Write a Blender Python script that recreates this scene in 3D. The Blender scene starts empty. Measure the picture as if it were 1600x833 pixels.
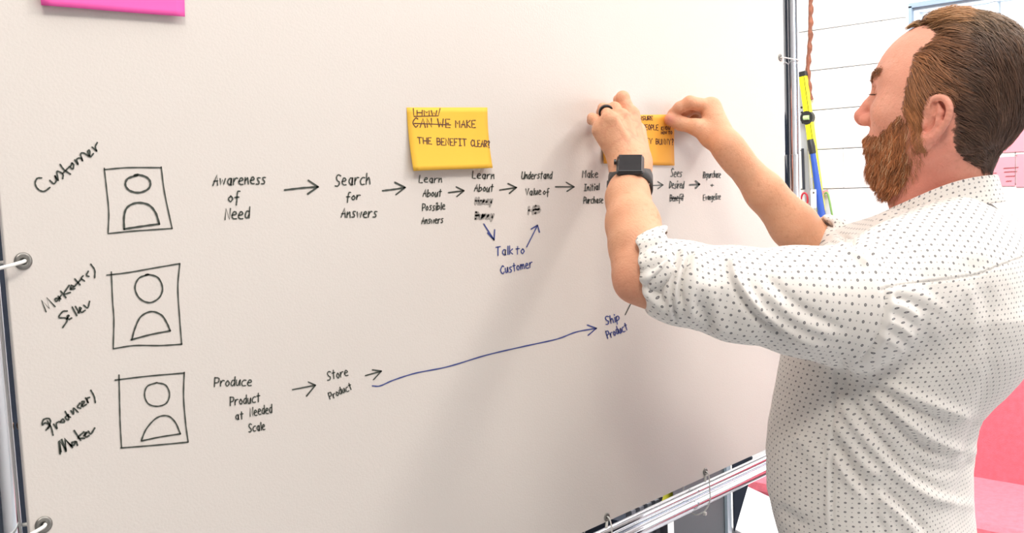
import bpy, math, random
import numpy as np
random.seed(7); np.random.seed(7)
PI = math.pi
# ---------------------------------------------------------------- camera
SC = bpy.context.scene; COL = SC.collection
FPX, YAW, PIT, ROL = 1520.0, math.radians(45.93), math.radians(5.23), math.radians(-2.41)
CD, CH = 0.847, 1.53
def _axes():
    f = np.array([math.cos(PIT)*math.sin(YAW), math.cos(PIT)*math.cos(YAW), -math.sin(PIT)])
    r = np.array([math.cos(YAW), -math.sin(YAW), 0.0]); u = np.cross(r, f)
    c, s = math.cos(ROL), math.sin(ROL)
    return c*r+s*u, -s*r+c*u, f
AR, AU, AF = _axes(); AO = np.array([0, -CD, CH])
def ray(x, y): return (x-800)/FPX*AR-(y-416.5)/FPX*AU+AF
def at(x, y, z): return AO+ray(x, y)*z
def onY(x, y, Y=0.0): d = ray(x, y); return AO+d*(Y+CD)/d[1]
def onX(x, y, X): d = ray(x, y); return AO+d*X/d[0]
def onZ(x, y, Z): d = ray(x, y); return AO+d*(Z-CH)/d[2]
def topx(P):
    Q = np.asarray(P)-AO; z = Q@AF
    return 800+FPX*(Q@AR)/z, 416.5-FPX*(Q@AU)/z, z
from mathutils import Matrix, Vector
cd = bpy.data.cameras.new('camera'); cam = bpy.data.objects.new('camera', cd); COL.objects.link(cam)
cam.matrix_world = Matrix(((AR[0], AU[0], -AF[0], AO[0]), (AR[1], AU[1], -AF[1], AO[1]), (AR[2], AU[2], -AF[2], AO[2]), (0, 0, 0, 1)))
cd.sensor_width = 36; cd.lens = FPX/1600*36; cd.clip_start = 0.02
SC.camera = cam
# ---------------------------------------------------------------- light
SC.view_settings.view_transform = 'Standard'; SC.view_settings.look = 'None'
SC.view_settings.gamma = 1; SC.view_settings.exposure = -0.28; SC.view_settings.use_curve_mapping = False
W = bpy.data.worlds.new('world'); SC.world = W; W.use_nodes = True
W.node_tree.nodes['Background'].inputs[0].default_value = (0.93, 0.96, 1.0, 1)
W.node_tree.nodes['Background'].inputs[1].default_value = 3.0
def area(name, loc, tgt, sx, sy, power, col=(1, 1, 1)):
    l = bpy.data.lights.new(name, 'AREA'); l.shape = 'RECTANGLE'; l.size = sx; l.size_y = sy; l.energy = power; l.color = col
    o = bpy.data.objects.new(name, l); COL.objects.link(o); o.location = loc
    o.rotation_euler = (Vector(tgt)-Vector(loc)).to_track_quat('-Z', 'Y').to_euler(); return o
area('ceiling_lamp_light', (-0.35, -1.3, 3.0), (0.9, 0, 1.3), 0.45, 0.35, 24, (1, .93, .83))
area('ceiling_lamp_light', (2.2, -1.25, 3.0), (1.1, 0, 1.3), 0.45, 0.35, 21, (1, .94, .86))
area('ceiling_lamp_light', (1.0, -1.0, 3.08), (1.0, -1.0, 0), 2.6, 1.8, 46, (1, .96, .92))
area('side_fill_light', (4.55, -2.0, 1.7), (1.0, -.3, 1.2), 1.8, 1.5, 58, (.95, .97, 1.0))  # added fill from the right to lift the shadows; no window stands here
area('added_wall_light', (3.1, 0.4, 3.08), (4.7, 0.6, 0.6), 2.2, 0.6, 150, (1, .98, .95))  # added lamp without a fixture, drives the block wall towards white
# ---------------------------------------------------------------- helpers
def mat(name, col, rough=.5, metal=0, noise=0, nscale=20, bump=0, bscale=200, sss=0, spec=None, emit=None, coat=0):
    m = bpy.data.materials.new(name); m.use_nodes = True; nt = m.node_tree; b = nt.nodes['Principled BSDF']
    b.inputs['Base Color'].default_value = (*col, 1); b.inputs['Roughness'].default_value = rough; b.inputs['Metallic'].default_value = metal
    if spec is not None: b.inputs['Specular IOR Level'].default_value = spec
    if coat: b.inputs['Coat Weight'].default_value = coat
    if sss: b.inputs['Subsurface Weight'].default_value = sss; b.inputs['Subsurface Radius'].default_value = (.012, .005, .003)
    if emit: b.inputs['Emission Color'].default_value = (*emit[0], 1); b.inputs['Emission Strength'].default_value = emit[1]
    if noise or bump:
        tc = nt.nodes.new('ShaderNodeTexCoord')
    if noise:
        n = nt.nodes.new('ShaderNodeTexNoise'); n.inputs['Scale'].default_value = nscale; n.inputs['Detail'].default_value = 5
        nt.links.new(tc.outputs['Object'], n.inputs['Vector'])
        r = nt.nodes.new('ShaderNodeValToRGB'); r.color_ramp.elements[0].position = .3; r.color_ramp.elements[1].position = .7
        r.color_ramp.elements[0].color = (*[max(0, c*(1-noise)) for c in col], 1); r.color_ramp.elements[1].color = (*[min(1, c*(1+noise)) for c in col], 1)
        nt.links.new(n.outputs['Fac'], r.inputs[0]); nt.links.new(r.outputs[0], b.inputs['Base Color'])
    if bump:
        n = nt.nodes.new('ShaderNodeTexNoise'); n.inputs['Scale'].default_value = bscale; n.inputs['Detail'].default_value = 3
        nt.links.new(tc.outputs['Object'], n.inputs['Vector'])
        bp = nt.nodes.new('ShaderNodeBump'); bp.inputs['Strength'].default_value = bump; bp.inputs['Distance'].default_value = .002
        nt.links.new(n.outputs['Fac'], bp.inputs['Height']); nt.links.new(bp.outputs[0], b.inputs['Normal'])
    return m
def tag(o, label=None, cat=None, group=None, kind=None):
    if label: o['label'] = label
    if cat: o['category'] = cat
    if group: o['group'] = group
    if kind: o['kind'] = kind
    return o
def obj(name, me, m=None, parent=None, loc=None):
    o = bpy.data.objects.new(name, me); COL.objects.link(o)
    if m is not None and me is not None and not len(me.materials): me.materials.append(m)
    if loc is not None: o.location = loc
    if parent is not None:
        o.parent = parent
        L = parent.get('_wl')
        pl = Vector(L) if L is not None else Vector((0, 0, 0))
        o['_wl'] = list(pl+Vector(o.location)); o.location = Vector(o.location)
    else:
        o['_wl'] = list(o.location)
    return o
class MB:
    """collects shapes, world coordinates; build() makes ONE mesh"""
    def __init__(s): s.v = []; s.f = []; s.sm = []
    def add(s, v, f, smooth=False):
        n = len(s.v); s.v += [tuple(float(c) for c in p) for p in v]; s.f += [tuple(i+n for i in q) for q in f]; s.sm += [smooth]*len(f); return s
    def box(s, c, d, rz=0, bev=0, rot=None):
        c = np.array(c, float); h = np.array(d, float)/2; b = min(bev, h.min()*.95)
        pts = []; fs = []
        if b <= 0:
            pts = [(sx*h[0], sy*h[1], sz*h[2]) for sx in (-1, 1) for sy in (-1, 1) for sz in (-1, 1)]
            fs = [(0, 1, 3, 2), (4, 6, 7, 5), (0, 4, 5, 1), (2, 3, 7, 6), (0, 2, 6, 4), (1, 5, 7, 3)]
        else:
            import bmesh
            bm = bmesh.new(); bmesh.ops.create_cube(bm, size=1)
            for v in bm.verts: v.co = Vector((v.co.x*2*h[0], v.co.y*2*h[1], v.co.z*2*h[2]))
            bmesh.ops.bevel(bm, geom=bm.edges[:], offset=b, segments=2, profile=.5, affect='EDGES')
            pts = [tuple(v.co) for v in bm.verts]; bm.verts.index_update(); fs = [tuple(v.index for v in f.verts) for f in bm.faces]; bm.free()
        P = np.array(pts)
        if rot is not None: P = P@np.array(rot).T
        elif rz:
            cc, ss = math.cos(rz), math.sin(rz); P = P@np.array([[cc, ss, 0], [-ss, cc, 0], [0, 0, 1]])
        return s.add(P+c, fs, False)
    def tube(s, pts, r, n=12, cap=True, closed=False):
        P = np.array(pts, float); m = len(P); R = np.broadcast_to(np.array(r, float), (m,))
        T = np.gradient(P, axis=0) if not closed else np.roll(P, -1, 0)-np.roll(P, 1, 0)
        T /= np.linalg.norm(T, axis=1)[:, None]+1e-12
        a = np.array([0, 0, 1.]) if abs(T[0][2]) < .9 else np.array([1., 0, 0]); V = []
        nrm = np.cross(T[0], a); nrm /= np.linalg.norm(nrm)
        for i in range(m):
            nrm = nrm-T[i]*(nrm@T[i]); nrm /= np.linalg.norm(nrm)+1e-12; b = np.cross(T[i], nrm)
            for k in range(n):
                t = 2*PI*k/n; V.append(P[i]+R[i]*(math.cos(t)*nrm+math.sin(t)*b))
        F = []
        for i in range(m if closed else m-1):
            j = (i+1) % m
            for k in range(n): F.append((i*n+k, i*n+(k+1) % n, j*n+(k+1) % n, j*n+k))
        s.add(V, F, True)
        if cap and not closed:
            s.add(V[:n], [tuple(range(n))[::-1]]); s.add(V[-n:], [tuple(range(n))])
        return s
    def build(s, name, m, parent=None):
        me = bpy.data.meshes.new(name)
        V = np.array(s.v)
        if parent is None: c = np.array([(V[:, 0].min()+V[:, 0].max())/2, (V[:, 1].min()+V[:, 1].max())/2, V[:, 2].min()])
        else: c = np.array(parent['_wl'])
        me.from_pydata([tuple(p) for p in V-c], [], s.f)
        me.polygons.foreach_set('use_smooth', s.sm); me.update()
        return obj(name, me, m, parent, tuple(c) if parent is None else None)
def empty(name, loc=(0, 0, 0), label=None, cat=None, group=None):
    o = bpy.data.objects.new(name, None); COL.objects.link(o); o.location = loc; o['_wl'] = list(loc); o.empty_display_size = .05
    return tag(o, label, cat, group)
def smooth_path(P, n=8, closed=False):
    P = [np.array(p, float) for p in P]
    if len(P) < 3: return P
    Q = [P[-1]]+P+[P[0], P[1]] if closed else [2*P[0]-P[1]]+P+[2*P[-1]-P[-2]]
    out = []
    for i in range(1, len(Q)-2):
        a, b, c, d = Q[i-1:i+3]
        for k in range(n):
            t = k/n; out.append(.5*((2*b)+(-a+c)*t+(2*a-5*b+4*c-d)*t*t+(-a+3*b-3*c+d)*t**3))
    if not closed: out.append(Q[-2])
    return out

# ---------------------------------------------------------------- materials
M = {}
M['board'] = mat('whiteboard_film', (.68, .635, .60), .42, noise=.012, nscale=3, bump=.10, bscale=420, spec=.35)
M['board_edge'] = mat('board_edge', (.85, .85, .86), .4)
M['chrome'] = mat('chrome', (.72, .75, .80), .07, 1)
M['grommet'] = mat('grey_grommet', (.24, .235, .22), .35, .6)
M['hole'] = mat('dark_hole', (.03, .03, .03), .8)
M['tie'] = mat('nylon_tie', (.87, .86, .82), .35, spec=.6)
M['brass'] = mat('copper_button', (.6, .36, .2), .3, 1)
M['ink'] = mat('black_marker', (.045, .055, .045), .5)
M['inkblue'] = mat('blue_marker', (.035, .06, .25), .5)
M['inkgrey'] = mat('faded_marker', (.33, .31, .29), .6)
M['pen'] = mat('brown_pen', (.09, .03, .02), .6)
M['yellow'] = mat('yellow_paper', (.86, .50, .045), .7, noise=.03, nscale=8)
M['orange'] = mat('orange_paper', (.88, .42, .05), .7, noise=.03, nscale=8)
M['pinkp'] = mat('pink_paper', (.88, .10, .42), .7, noise=.02, nscale=8)
M['block'] = mat('white_painted_block', (.93, .92, .90), .65, bump=.5, bscale=60)
M['mortar'] = mat('mortar', (.85, .84, .82), .8)
M['floor'] = mat('pale_floor', (.62, .64, .66), .35, noise=.06, nscale=3)
M['couch'] = mat('coral_fabric', (.86, .19, .25), .85, noise=.1, nscale=60, bump=.6, bscale=500)
M['navy'] = mat('navy_fabric', (.022, .032, .055), .8, noise=.2, nscale=5)

# ---------------------------------------------------------------- setting
b = MB().box((1.2, -.1, -.05), (7.2, 7.4, .1)); tag(b.build('floor', M['floor']), kind='structure')
M['ceil'] = mat('ceiling_paint', (.85, .84, .82), .8); M['wallp'] = mat('slate_wall_paint', (.07, .085, .11), .7)
tag(MB().box((1.2, -.1, 3.25), (7.2, 7.4, .1)).build('ceiling', M['ceil']), kind='structure')
tag(MB().box((-2.35, -.1, 1.6), (.1, 7.4, 3.2)).build('wall_left', M['wallp']), kind='structure')
tag(MB().box((1.2, 3.55, 1.6), (7.2, .1, 3.2)).build('wall_far', M['ceil']), kind='structure')
tag(MB().box((1.2, -3.75, 1.6), (7.2, .1, 3.2)).build('wall_back', M['ceil']), kind='structure')
XW = 4.7
# wall with a window opening Y -1.3..1.06, z 1.78..2.27
WY0, WY1, WZ0, WZ1 = -1.3, 1.03, 1.72, 2.265
mw = MB()
mw.box((XW+.11, (WY1+3.4)/2, 1.6), (.2, 3.4-WY1, 3.2)); mw.box((XW+.11, (-3.6+WY0)/2, 1.6), (.2, WY0+3.6, 3.2))
mw.box((XW+.11, (WY0+WY1)/2, WZ0/2), (.2, WY1-WY0, WZ0)); mw.box((XW+.11, (WY0+WY1)/2, (WZ1+3.2)/2), (.2, WY1-WY0, 3.2-WZ1))
wall = mw.build('wall_right', M['mortar']); tag(wall, kind='structure')
bl = MB().box((0, 0, 0), (.03, .398, .196), bev=.004)
blk = bpy.data.meshes.new('block'); blk.from_pydata(bl.v, [], bl.f); blk.materials.append(M['block']); blk.update()
nb = 0
for r in range(4, 14):
    z = .005+.2*r+.1; off = .2*(r % 2)
    for k in range(-4, 5):
        y = 1.35+off+.4*k
        if y > 2.9 or y < -1.9: continue
        if WZ0-.09 < z < WZ1+.09 and WY0-.2 < y < WY1+.2:
            # half blocks beside the opening
            if y-.2 < WY1 < y+.2 and WY1 < y+.14:
                h = (y+.199)-(WY1+.01); mb = MB().box((XW-.005, WY1+.01+h/2, z), (.03, h, .196), bev=.004); mb.build('block', M['block'], wall)
            continue
        o = obj('block', blk, None, wall); o.location = Vector((XW-.005+random.uniform(-.002, .002), y, z))-Vector(wall['_wl']); nb += 1
# window: frame, mullions, panes
win = empty('window_1', (XW, (WY0+WY1)/2, WZ0)); tag(win, kind='structure')
M['winf'] = mat('window_frame_paint', (.62, .72, .80), .4); M['wind'] = mat('window_gasket', (.25, .33, .42), .5)
M['glass'] = mat('window_glass', (.9, .95, 1), .02)
M['glass'].node_tree.nodes['Principled BSDF'].inputs['Transmission Weight'].default_value = 1
M['glass'].node_tree.nodes['Principled BSDF'].inputs['IOR'].default_value = 1.02
f = MB(); fw = .05
f.box((XW+.06, (WY0+WY1)/2, WZ1-.02), (.06, WY1-WY0, .04)); f.box((XW+.06, (WY0+WY1)/2, WZ0+.02), (.06, WY1-WY0, .04))
f.box((XW+.06, WY1-.02, (WZ0+WZ1)/2), (.06, .04, WZ1-WZ0-.08)); f.box((XW+.06, WY0+.02, (WZ0+WZ1)/2), (.06, .04, WZ1-WZ0-.08))
f.build('window_frame', M['winf'], win)
g = MB(); g.box((XW+.02, (WY0+WY1)/2, WZ1-.006), (.03, WY1-WY0, .022)); g.box((XW+.02, WY1-.008, (WZ0+WZ1)/2), (.03, .016, WZ1-WZ0-.02)); g.build('gasket', M['wind'], win)
for ym in (.66, .02, -.62):
    MB().box((XW+.06, ym, (WZ0+WZ1)/2), (.05, .03, WZ1-WZ0-.08)).build('mullion', M['winf'], win)
ys = [WY1-.04, .66, .02, -.62, WY0+.04]
for a, c in zip(ys, ys[1:]):
    MB().box((XW+.07, (a+c)/2, (WZ0+WZ1)/2), (.005, abs(a-c)-.03, WZ1-WZ0-.08)).build('pane', M['glass'], win)

# ---------------------------------------------------------------- the board
BX0, BX1, BZ0, BZ1 = .282, 1.577, 1.038, 2.02
bt = .006
gp = [('L', 36, 408), ('L', 68, 820), ('R', 1219, 90), ('B', 948, 808), ('B', 1102, 737)]
board = MB().box(((BX0+BX1)/2, bt/2, (BZ0+BZ1)/2), (BX1-BX0, bt, BZ1-BZ0), bev=.001).build('presentation_board', M['board'])
tag(board, 'large pinkish white presentation board covered in marker writing, tied to a chrome rack', 'board')
def ring(mb, c, r0, r1, t, n=28):
    V = []; F = []
    for k in range(n):
        a = 2*PI*k/n; ca, sa = math.cos(a), math.sin(a)
        for rr, yy in ((r0, 0), (r0, -t*.6), ((r0+r1)/2, -t), (r1, -t*.5), (r1, 0)): V.append((c[0]+rr*ca, c[1]+yy, c[2]+rr*sa))
    for k in range(n):
        for j in range(4): F.append((k*5+j, k*5+j+1, ((k+1) % n)*5+j+1, ((k+1) % n)*5+j))
    mb.add(V, F, True)
GP = []
for s, x, y in gp+[('L', 0, 0), ('R', 0, 0), ('B', 0, 0), ('B', 0, 0)]:
    p = onY(x, y, 0)
    k = len(GP)
    if k == 5: p = np.array([GP[0][1][0]+.001, 0, GP[0][1][2]+.24])
    if k == 6: p = np.array([GP[2][1][0], 0, GP[2][1][2]-.252])
    if k == 7: p = np.array([GP[3][1][0]-.254, 0, GP[3][1][2]])
    if k == 8: p = np.array([GP[4][1][0]+.2, 0, GP[4][1][2]])
    GP.append((s, p))
    rr = .0072 if s == 'L' else .0062
    mb = MB(); ring(mb, p, rr*.38, rr, .0016); gr = mb.build('grommet', M['grommet'], board)
    h = MB(); h.tube([(p[0], -.0005, p[2]), (p[0], .0003, p[2])], rr*.42, 16); h.build('eyelet_hole', M['hole'], gr)

# ---- marker ink: strokes drawn as thin ribbons on a plane
class Ink:
    def __init__(s, plane=None): s.V = []; s.F = []; s.plane = plane or (lambda x, y: onY(x, y, -.0005))
    def stroke(s, P, w):
        P = [np.array(p, float) for p in P]
        Q = [P[0]]
        for p in P[1:]:
            if np.linalg.norm(p-Q[-1]) > .25: Q.append(p)
        if len(Q) == 1: Q.append(Q[0]+np.array([.6, .2]))
        P = np.array(Q); m = len(P); T = np.gradient(P, axis=0); T /= np.linalg.norm(T, axis=1)[:, None]+1e-9
        N = np.stack([-T[:, 1], T[:, 0]], 1); h = w/2
        W2 = h*(1+.14*np.sin(np.arange(m)*1.7+random.random()*6))
        pts = [P[0]-T[0]*h*.7]; L = []; Rr = []
        n0 = len(s.V)
        for i in range(m): s.V.append(s.plane(*(P[i]+N[i]*W2[i]))); s.V.append(s.plane(*(P[i]-N[i]*W2[i])))
        for i in range(m-1): s.F.append((n0+2*i, n0+2*i+1, n0+2*i+3, n0+2*i+2))
        for e, sg in ((0, -1), (m-1, 1)):
            c = len(s.V)
            for a in (-.5, 0, .5):
                d = T[e]*sg*h*math.cos(a)*1.0+N[e]*h*math.sin(a)*1.2; s.V.append(s.plane(*(P[e]+d)))
            s.F.append((n0+2*e, c+2 if sg > 0 else c+2, c+1, c, n0+2*e+1))
    def build(s, name, m, parent, label=None):
        mb = MB(); mb.add(s.V, s.F); o = mb.build(name, m, parent)
        if label: o['label'] = label
        return o
GL = {
'a': "~7a 3a 17 35 64 79;~7a 74 84", 'b': "0e 04;~08 4a 77 45 04", 'c': "~7a 3a 07 24 74", 'd': "~6a 2a 06 34 67;6e 64", 'e': "~07 68 5a 2a 06 34 74",
'f': "~7e 4e 3b 34 30;08 68", 'g': "~6a 2a 07 35 68;~6a 62 30 01", 'h': "0e 04;~07 3a 58 64", 'i': "1a 14;1d 1e", 'k': "0e 04;6a 07 64", 'l': "1e 14",
'm': "0a 04;~07 3a 48 44;~47 7a 88 94", 'n': "0a 04;~07 4a 58 64", 'o': "~3a 07 34 67 3a", 'p': "0a 00;~09 4a 67 35 05", 'r': "0a 04;~07 3a 6a",
's': "~6a 2a 28 56 44 04", 't': "3e 34;0b 6b", 'u': "~0a 05 34 6a;6a 64", 'v': "0a 34 6a", 'w': "0a 24 49 74 9a", 'y': "0a 35;6a 10", 'z': "0a 6a 04 64",
'A': "04 5e 84;18 78", 'B': "0e 04;~0e 6d 59 09;~09 79 65 04", 'C': "~8d 5e 09 44 86", 'D': "0e 04;~0e 8b 67 04", 'E': "7e 0e 04 74;09 59", 'F': "7e 0e 04;09 59",
'G': "~8d 5e 09 44 87;49 89", 'H': "0e 04;8e 84;09 89", 'I': "0e 6e;3e 34;04 64", 'K': "0e 04;7e 09 74", 'L': "0e 04 74", 'M': "04 0e 49 8e 84", 'N': "04 0e 74 7e",
'O': "~4e 09 44 89 4e", 'P': "0e 04;~0e 7d 69 08", 'R': "0e 04;~0e 7d 59 09;09 74", 'S': "~8d 4e 1c 39 77 54 04", 'T': "0e 9e;4e 44", 'U': "~0e 06 44 86;8e 84", 'V': "0e 44 8e",
'W': "0e 24 4a 74 9e", 'Y': "0e 49 8e;49 44", '?': "~1c 3e 6c 38 36;34 33", '+': "3b 35;08 68", ')': "~0e 39 04", ' ': ""}
def dec(c): return int(c, 36)
def text(ink, s, p0, p1, h, w, slant=0.0, up=None, jit=.6):
    """letters along the baseline p0->p1 (pixels), capital height h pixels"""
    p0 = np.array(p0, float); p1 = np.array(p1, float); d = p1-p0; L = np.linalg.norm(d); ex = d/L
    if up is None: up = np.array([ex[1], -ex[0]])+ex*slant
    else: up = np.array(up, float); up /= np.linalg.norm(up)
    adv = []; x = 0
    for ch in s:
        g = GL[ch]; mx = max([dec(t[0]) for st in g.split(';') for t in st.replace('~', '').split()] or [3])
        adv.append(x); x += mx+(3.3 if not (ch.isupper() and len(s) > 1) else 3.4)
    x -= 3.3; k = L/x
    for ch, a in zip(s, adv):
        g = GL[ch]
        if not g: continue
        dy = random.uniform(-jit, jit)
        for st in g.split(';'):
            cur = st.startswith('~'); q = [(dec(t[0]), dec(t[1])-4) for t in st.replace('~', '').split()]
            P = [p0+ex*k*(a+u+random.uniform(-.3, .3))+up*(v/10*h+dy+random.uniform(-.2, .2)) for u, v in q]
            ink.stroke(smooth_path(P, 5) if cur else P, w)
def words(lines, m, w, label, parent=None):
    ik = Ink()
    for a in lines: text(ik, a[0], a[1], a[2], a[3], (w if len(a) < 5 else a[4])*.86, slant=.12)
    return ik.build('handwriting', m, parent or board, label)
def draw(polys, w, m, label, name='marker_drawing', smooth=True, parent=None):
    ik = Ink()
    for p in polys:
        sm = smooth and len(p) > 2 and p[0] != 's'
        p = [q for q in p if q != 's']; ik.stroke(smooth_path(p, 6) if sm else p, w)
    return ik.build(name, m, parent or board, label)
# names down the left side
ik = Ink()
for P in ([(65, 278), (58, 279), (55, 287), (60, 296), (69, 299), (78, 293)], [(78, 282), (84, 287), (88, 282), (86, 275)], [(86, 275), (91, 282), (89, 268), (98, 272), (98, 279)],
          [(94, 257), (100, 265), (110, 272)], [(98, 271), (104, 265), (109, 260)], [(113, 255), (110, 261), (114, 264), (115, 257), (112, 255)], [(117, 250), (122, 257), (120, 249), (126, 247), (129, 251)],
          [(129, 251), (126, 241), (130, 239), (136, 242), (140, 244), (140, 235), (137, 237), (141, 245), (146, 240)], [(144, 230), (151, 236)], [(151, 236), (149, 229), (152, 223)]):
    ik.stroke(smooth_path(P, 6), 2.6)
ik.build('handwriting', M['ink'], board, 'slanted black word Customer at the upper left')
ik = Ink()
for P in (['s', (72, 487), (65, 469), (77, 482), (73, 465), (86, 479)],): ik.stroke(P[1:], 2.6)
for P in ([(92, 466), (86, 467), (88, 471), (93, 466), (93, 470)], [(91, 463), (95, 467)], [(93, 465), (96, 461)], [(95, 455), (103, 465)], [(108, 446), (100, 459), (110, 457)],
          [(110, 452), (115, 448), (111, 446), (111, 452), (117, 451)], [(117, 436), (125, 445)], [(116, 448), (127, 436)], [(130, 431), (127, 435), (132, 439)], [(138, 424), (135, 430), (139, 432)], [(142, 413), (148, 422), (148, 434)],
          [(105, 486), (98, 487), (92, 496), (102, 497), (105, 501), (98, 512)], [(104, 499), (108, 493), (105, 494), (107, 499), (112, 497)], [(113, 480), (120, 493)], [(118, 479), (124, 489)],
          [(122, 489), (127, 482), (124, 481), (127, 488), (133, 485)], [(131, 477), (137, 481), (140, 471)]): ik.stroke(smooth_path(P, 6), 2.5)
ik.build('handwriting', M['ink'], board, 'slanted black words Marketer and Seller at the left')
ik = Ink()
for P in ([(72, 672), (78, 665), (71, 661), (66, 664), (68, 656), (76, 654), (79, 659), (75, 669)], [(74, 658), (80, 668), (83, 680)], [(84, 663), (89, 670), (88, 662), (92, 659)], [(94, 660), (98, 655), (101, 659), (97, 660), (94, 659)],
          [(102, 643), (106, 650), (110, 652)], [(106, 648), (102, 653), (107, 656), (107, 648)], [(111, 642), (115, 647), (115, 638), (122, 644)], [(125, 630), (121, 636), (126, 638)], [(127, 635), (132, 628), (128, 628), (129, 635), (135, 632)],
          [(134, 622), (138, 630), (136, 623), (140, 621)], [(142, 610), (147, 619), (149, 629)]): ik.stroke(smooth_path(P, 6), 2.6)
for P in ([(94, 709), (92, 690), (96, 686), (103, 705)], [(103, 703), (101, 685), (113, 699)], [(95, 706), (94, 690), (104, 704), (102, 688), (112, 697)]): ik.stroke(P, 3.2)
for P in ([(118, 690), (112, 692), (115, 696), (119, 690), (121, 696)], [(116, 673), (126, 688)], [(131, 675), (122, 684), (132, 685)], [(131, 681), (136, 676), (133, 677), (134, 683), (139, 681)], [(138, 674), (142, 678), (148, 669)]): ik.stroke(smooth_path(P, 6), 2.8)
ik.build('handwriting', M['ink'], board, 'slanted black words Producer and Maker at the lower left')
# portrait boxes
draw([[(163, 263), (166, 290), (170, 330), (169, 363)], [(163, 265), (200, 262), (252, 262)], [(252, 261), (257, 300), (269, 357)], [(169, 365), (210, 361), (269, 357)]], 2.2, M['ink'], 'hand drawn frame of the topmost portrait box')
draw([[(215, 274), (200, 279), (196, 289), (203, 298), (218, 301), (232, 295), (235, 285), (229, 277), (216, 273), (210, 274)], [(194, 358), (194, 338), (199, 324), (214, 317), (232, 320), (243, 332), (249, 350)], [(194, 358), (220, 354), (249, 350)]], 3.2, M['ink'], 'oval head and round shoulders in the topmost box')
draw([[(174, 425), (176, 470), (178, 500), (177, 544)], [(167, 430), (200, 426), (240, 419), (281, 412)], [(281, 412), (278, 450), (281, 500), (284, 538)], [(177, 545), (210, 540), (250, 540), (284, 538)]], 2.2, M['ink'], 'hand drawn frame of the middle portrait box')
draw([[(232, 429), (217, 435), (211, 450), (218, 466), (234, 473), (249, 465), (254, 450), (247, 434), (232, 429), (227, 430)], [(206, 531), (211, 513), (220, 495), (236, 487), (252, 492), (261, 505), (266, 517)], [(205, 531), (235, 523), (266, 517)]], 2.6, M['ink'], 'round head and shoulders in the middle box')
draw([[(186, 586), (187, 630), (188, 665), (190, 699)], [(180, 594), (230, 588), (288, 583)], [(288, 582), (287, 620), (290, 660), (294, 690)], [(189, 700), (240, 696), (294, 691)]], 2.2, M['ink'], 'hand drawn frame of the lowest portrait box')
draw([[(245, 598), (230, 604), (226, 618), (232, 631), (246, 635), (260, 630), (265, 616), (259, 602), (245, 598)], [(221, 688), (229, 670), (245, 653), (262, 650), (274, 660), (282, 678)], [(221, 689), (250, 683), (282, 678)]], 2.3, M['ink'], 'round head and shoulders in the lowest box')
# step texts
ikm = M['ink']
words([('Awareness', (333, 289), (414, 287), 16), ('of', (357, 315), (374, 314), 15), ('Need', (352, 343), (389, 341), 17)], ikm, 2.5, 'black words Awareness of Need')
words([('Search', (524, 290), (578, 287), 17), ('for', (541, 312), (562, 312), 11), ('Answers', (533, 340), (588, 339), 14)], ikm, 2.3, 'black words Search for Answers')
words([('Learn', (655, 285), (690, 285), 11), ('About', (661, 307), (689, 307), 11), ('Possible', (660, 329), (695, 327), 11), ('Answers', (659, 350), (692, 348), 10)], ikm, 1.9, 'black words Learn About Possible Answers')
words([('Learn', (738, 279), (772, 279), 11), ('About', (741, 299), (770, 299), 11)], ikm, 1.9, 'black words Learn About')
words([('Honey', (743, 319), (769, 318), 10), ('Bunny', (743, 342), (771, 341), 10)], M['inkgrey'], 3.6, 'smudged grey words Honey Bunny')
words([('HB', (826, 334), (843, 333), 11)], M['inkgrey'], 3.6, 'smudged grey letters HB')
words([('Understand', (815, 279), (862, 279), 11), ('Value', (821, 305), (845, 304), 10), ('of', (849, 304), (858, 303), 9)], ikm, 1.8, 'black words Understand Value of')
words([('Make', (910, 278), (934, 277), 11), ('Initial', (913, 298), (936, 297), 10), ('Purchase', (912, 318), (942, 317), 10)], ikm, 1.7, 'black words Make Initial Purchase')
words([('Sees', (1048, 276), (1065, 276), 12), ('Desired', (1046, 294), (1068, 294), 11), ('Benefit', (1047, 314), (1068, 313), 10)], ikm, 1.6, 'black words Sees Desired Benefit')
words([('Repurchase', (1099, 278), (1126, 277), 10), ('+', (1110, 292), (1115, 292), 6), ('Evangelize', (1099, 313), (1126, 311), 9)], ikm, 1.4, 'small black words Repurchase and Evangelize')
words([('Produce', (335, 604), (393, 602), 14), ('Product', (360, 634), (406, 628), 13), ('at', (368, 656), (380, 654), 11), ('Needed', (391, 650), (425, 645), 13), ('Scale', (389, 675), (414, 671), 12)], ikm, 2.1, 'black words Produce Product at Needed Scale')
words([('Store', (512, 594), (544, 587), 13), ('Product', (516, 624), (550, 608), 10)], ikm, 1.9, 'black words Store Product')
words([('Talk', (775, 400), (801, 397), 13), ('to', (806, 397), (819, 396), 12), ('Customer', (783, 428), (832, 417), 12)], M['inkblue'], 1.9, 'blue words Talk to Customer')
words([('Ship', (947, 507), (968, 501), 12), ('Product', (950, 529), (981, 515), 11)], M['inkblue'], 2.0, 'blue words Ship Product')
draw([['s', (1049, 310), (1067, 310)]], 1.3, ikm, None)
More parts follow.
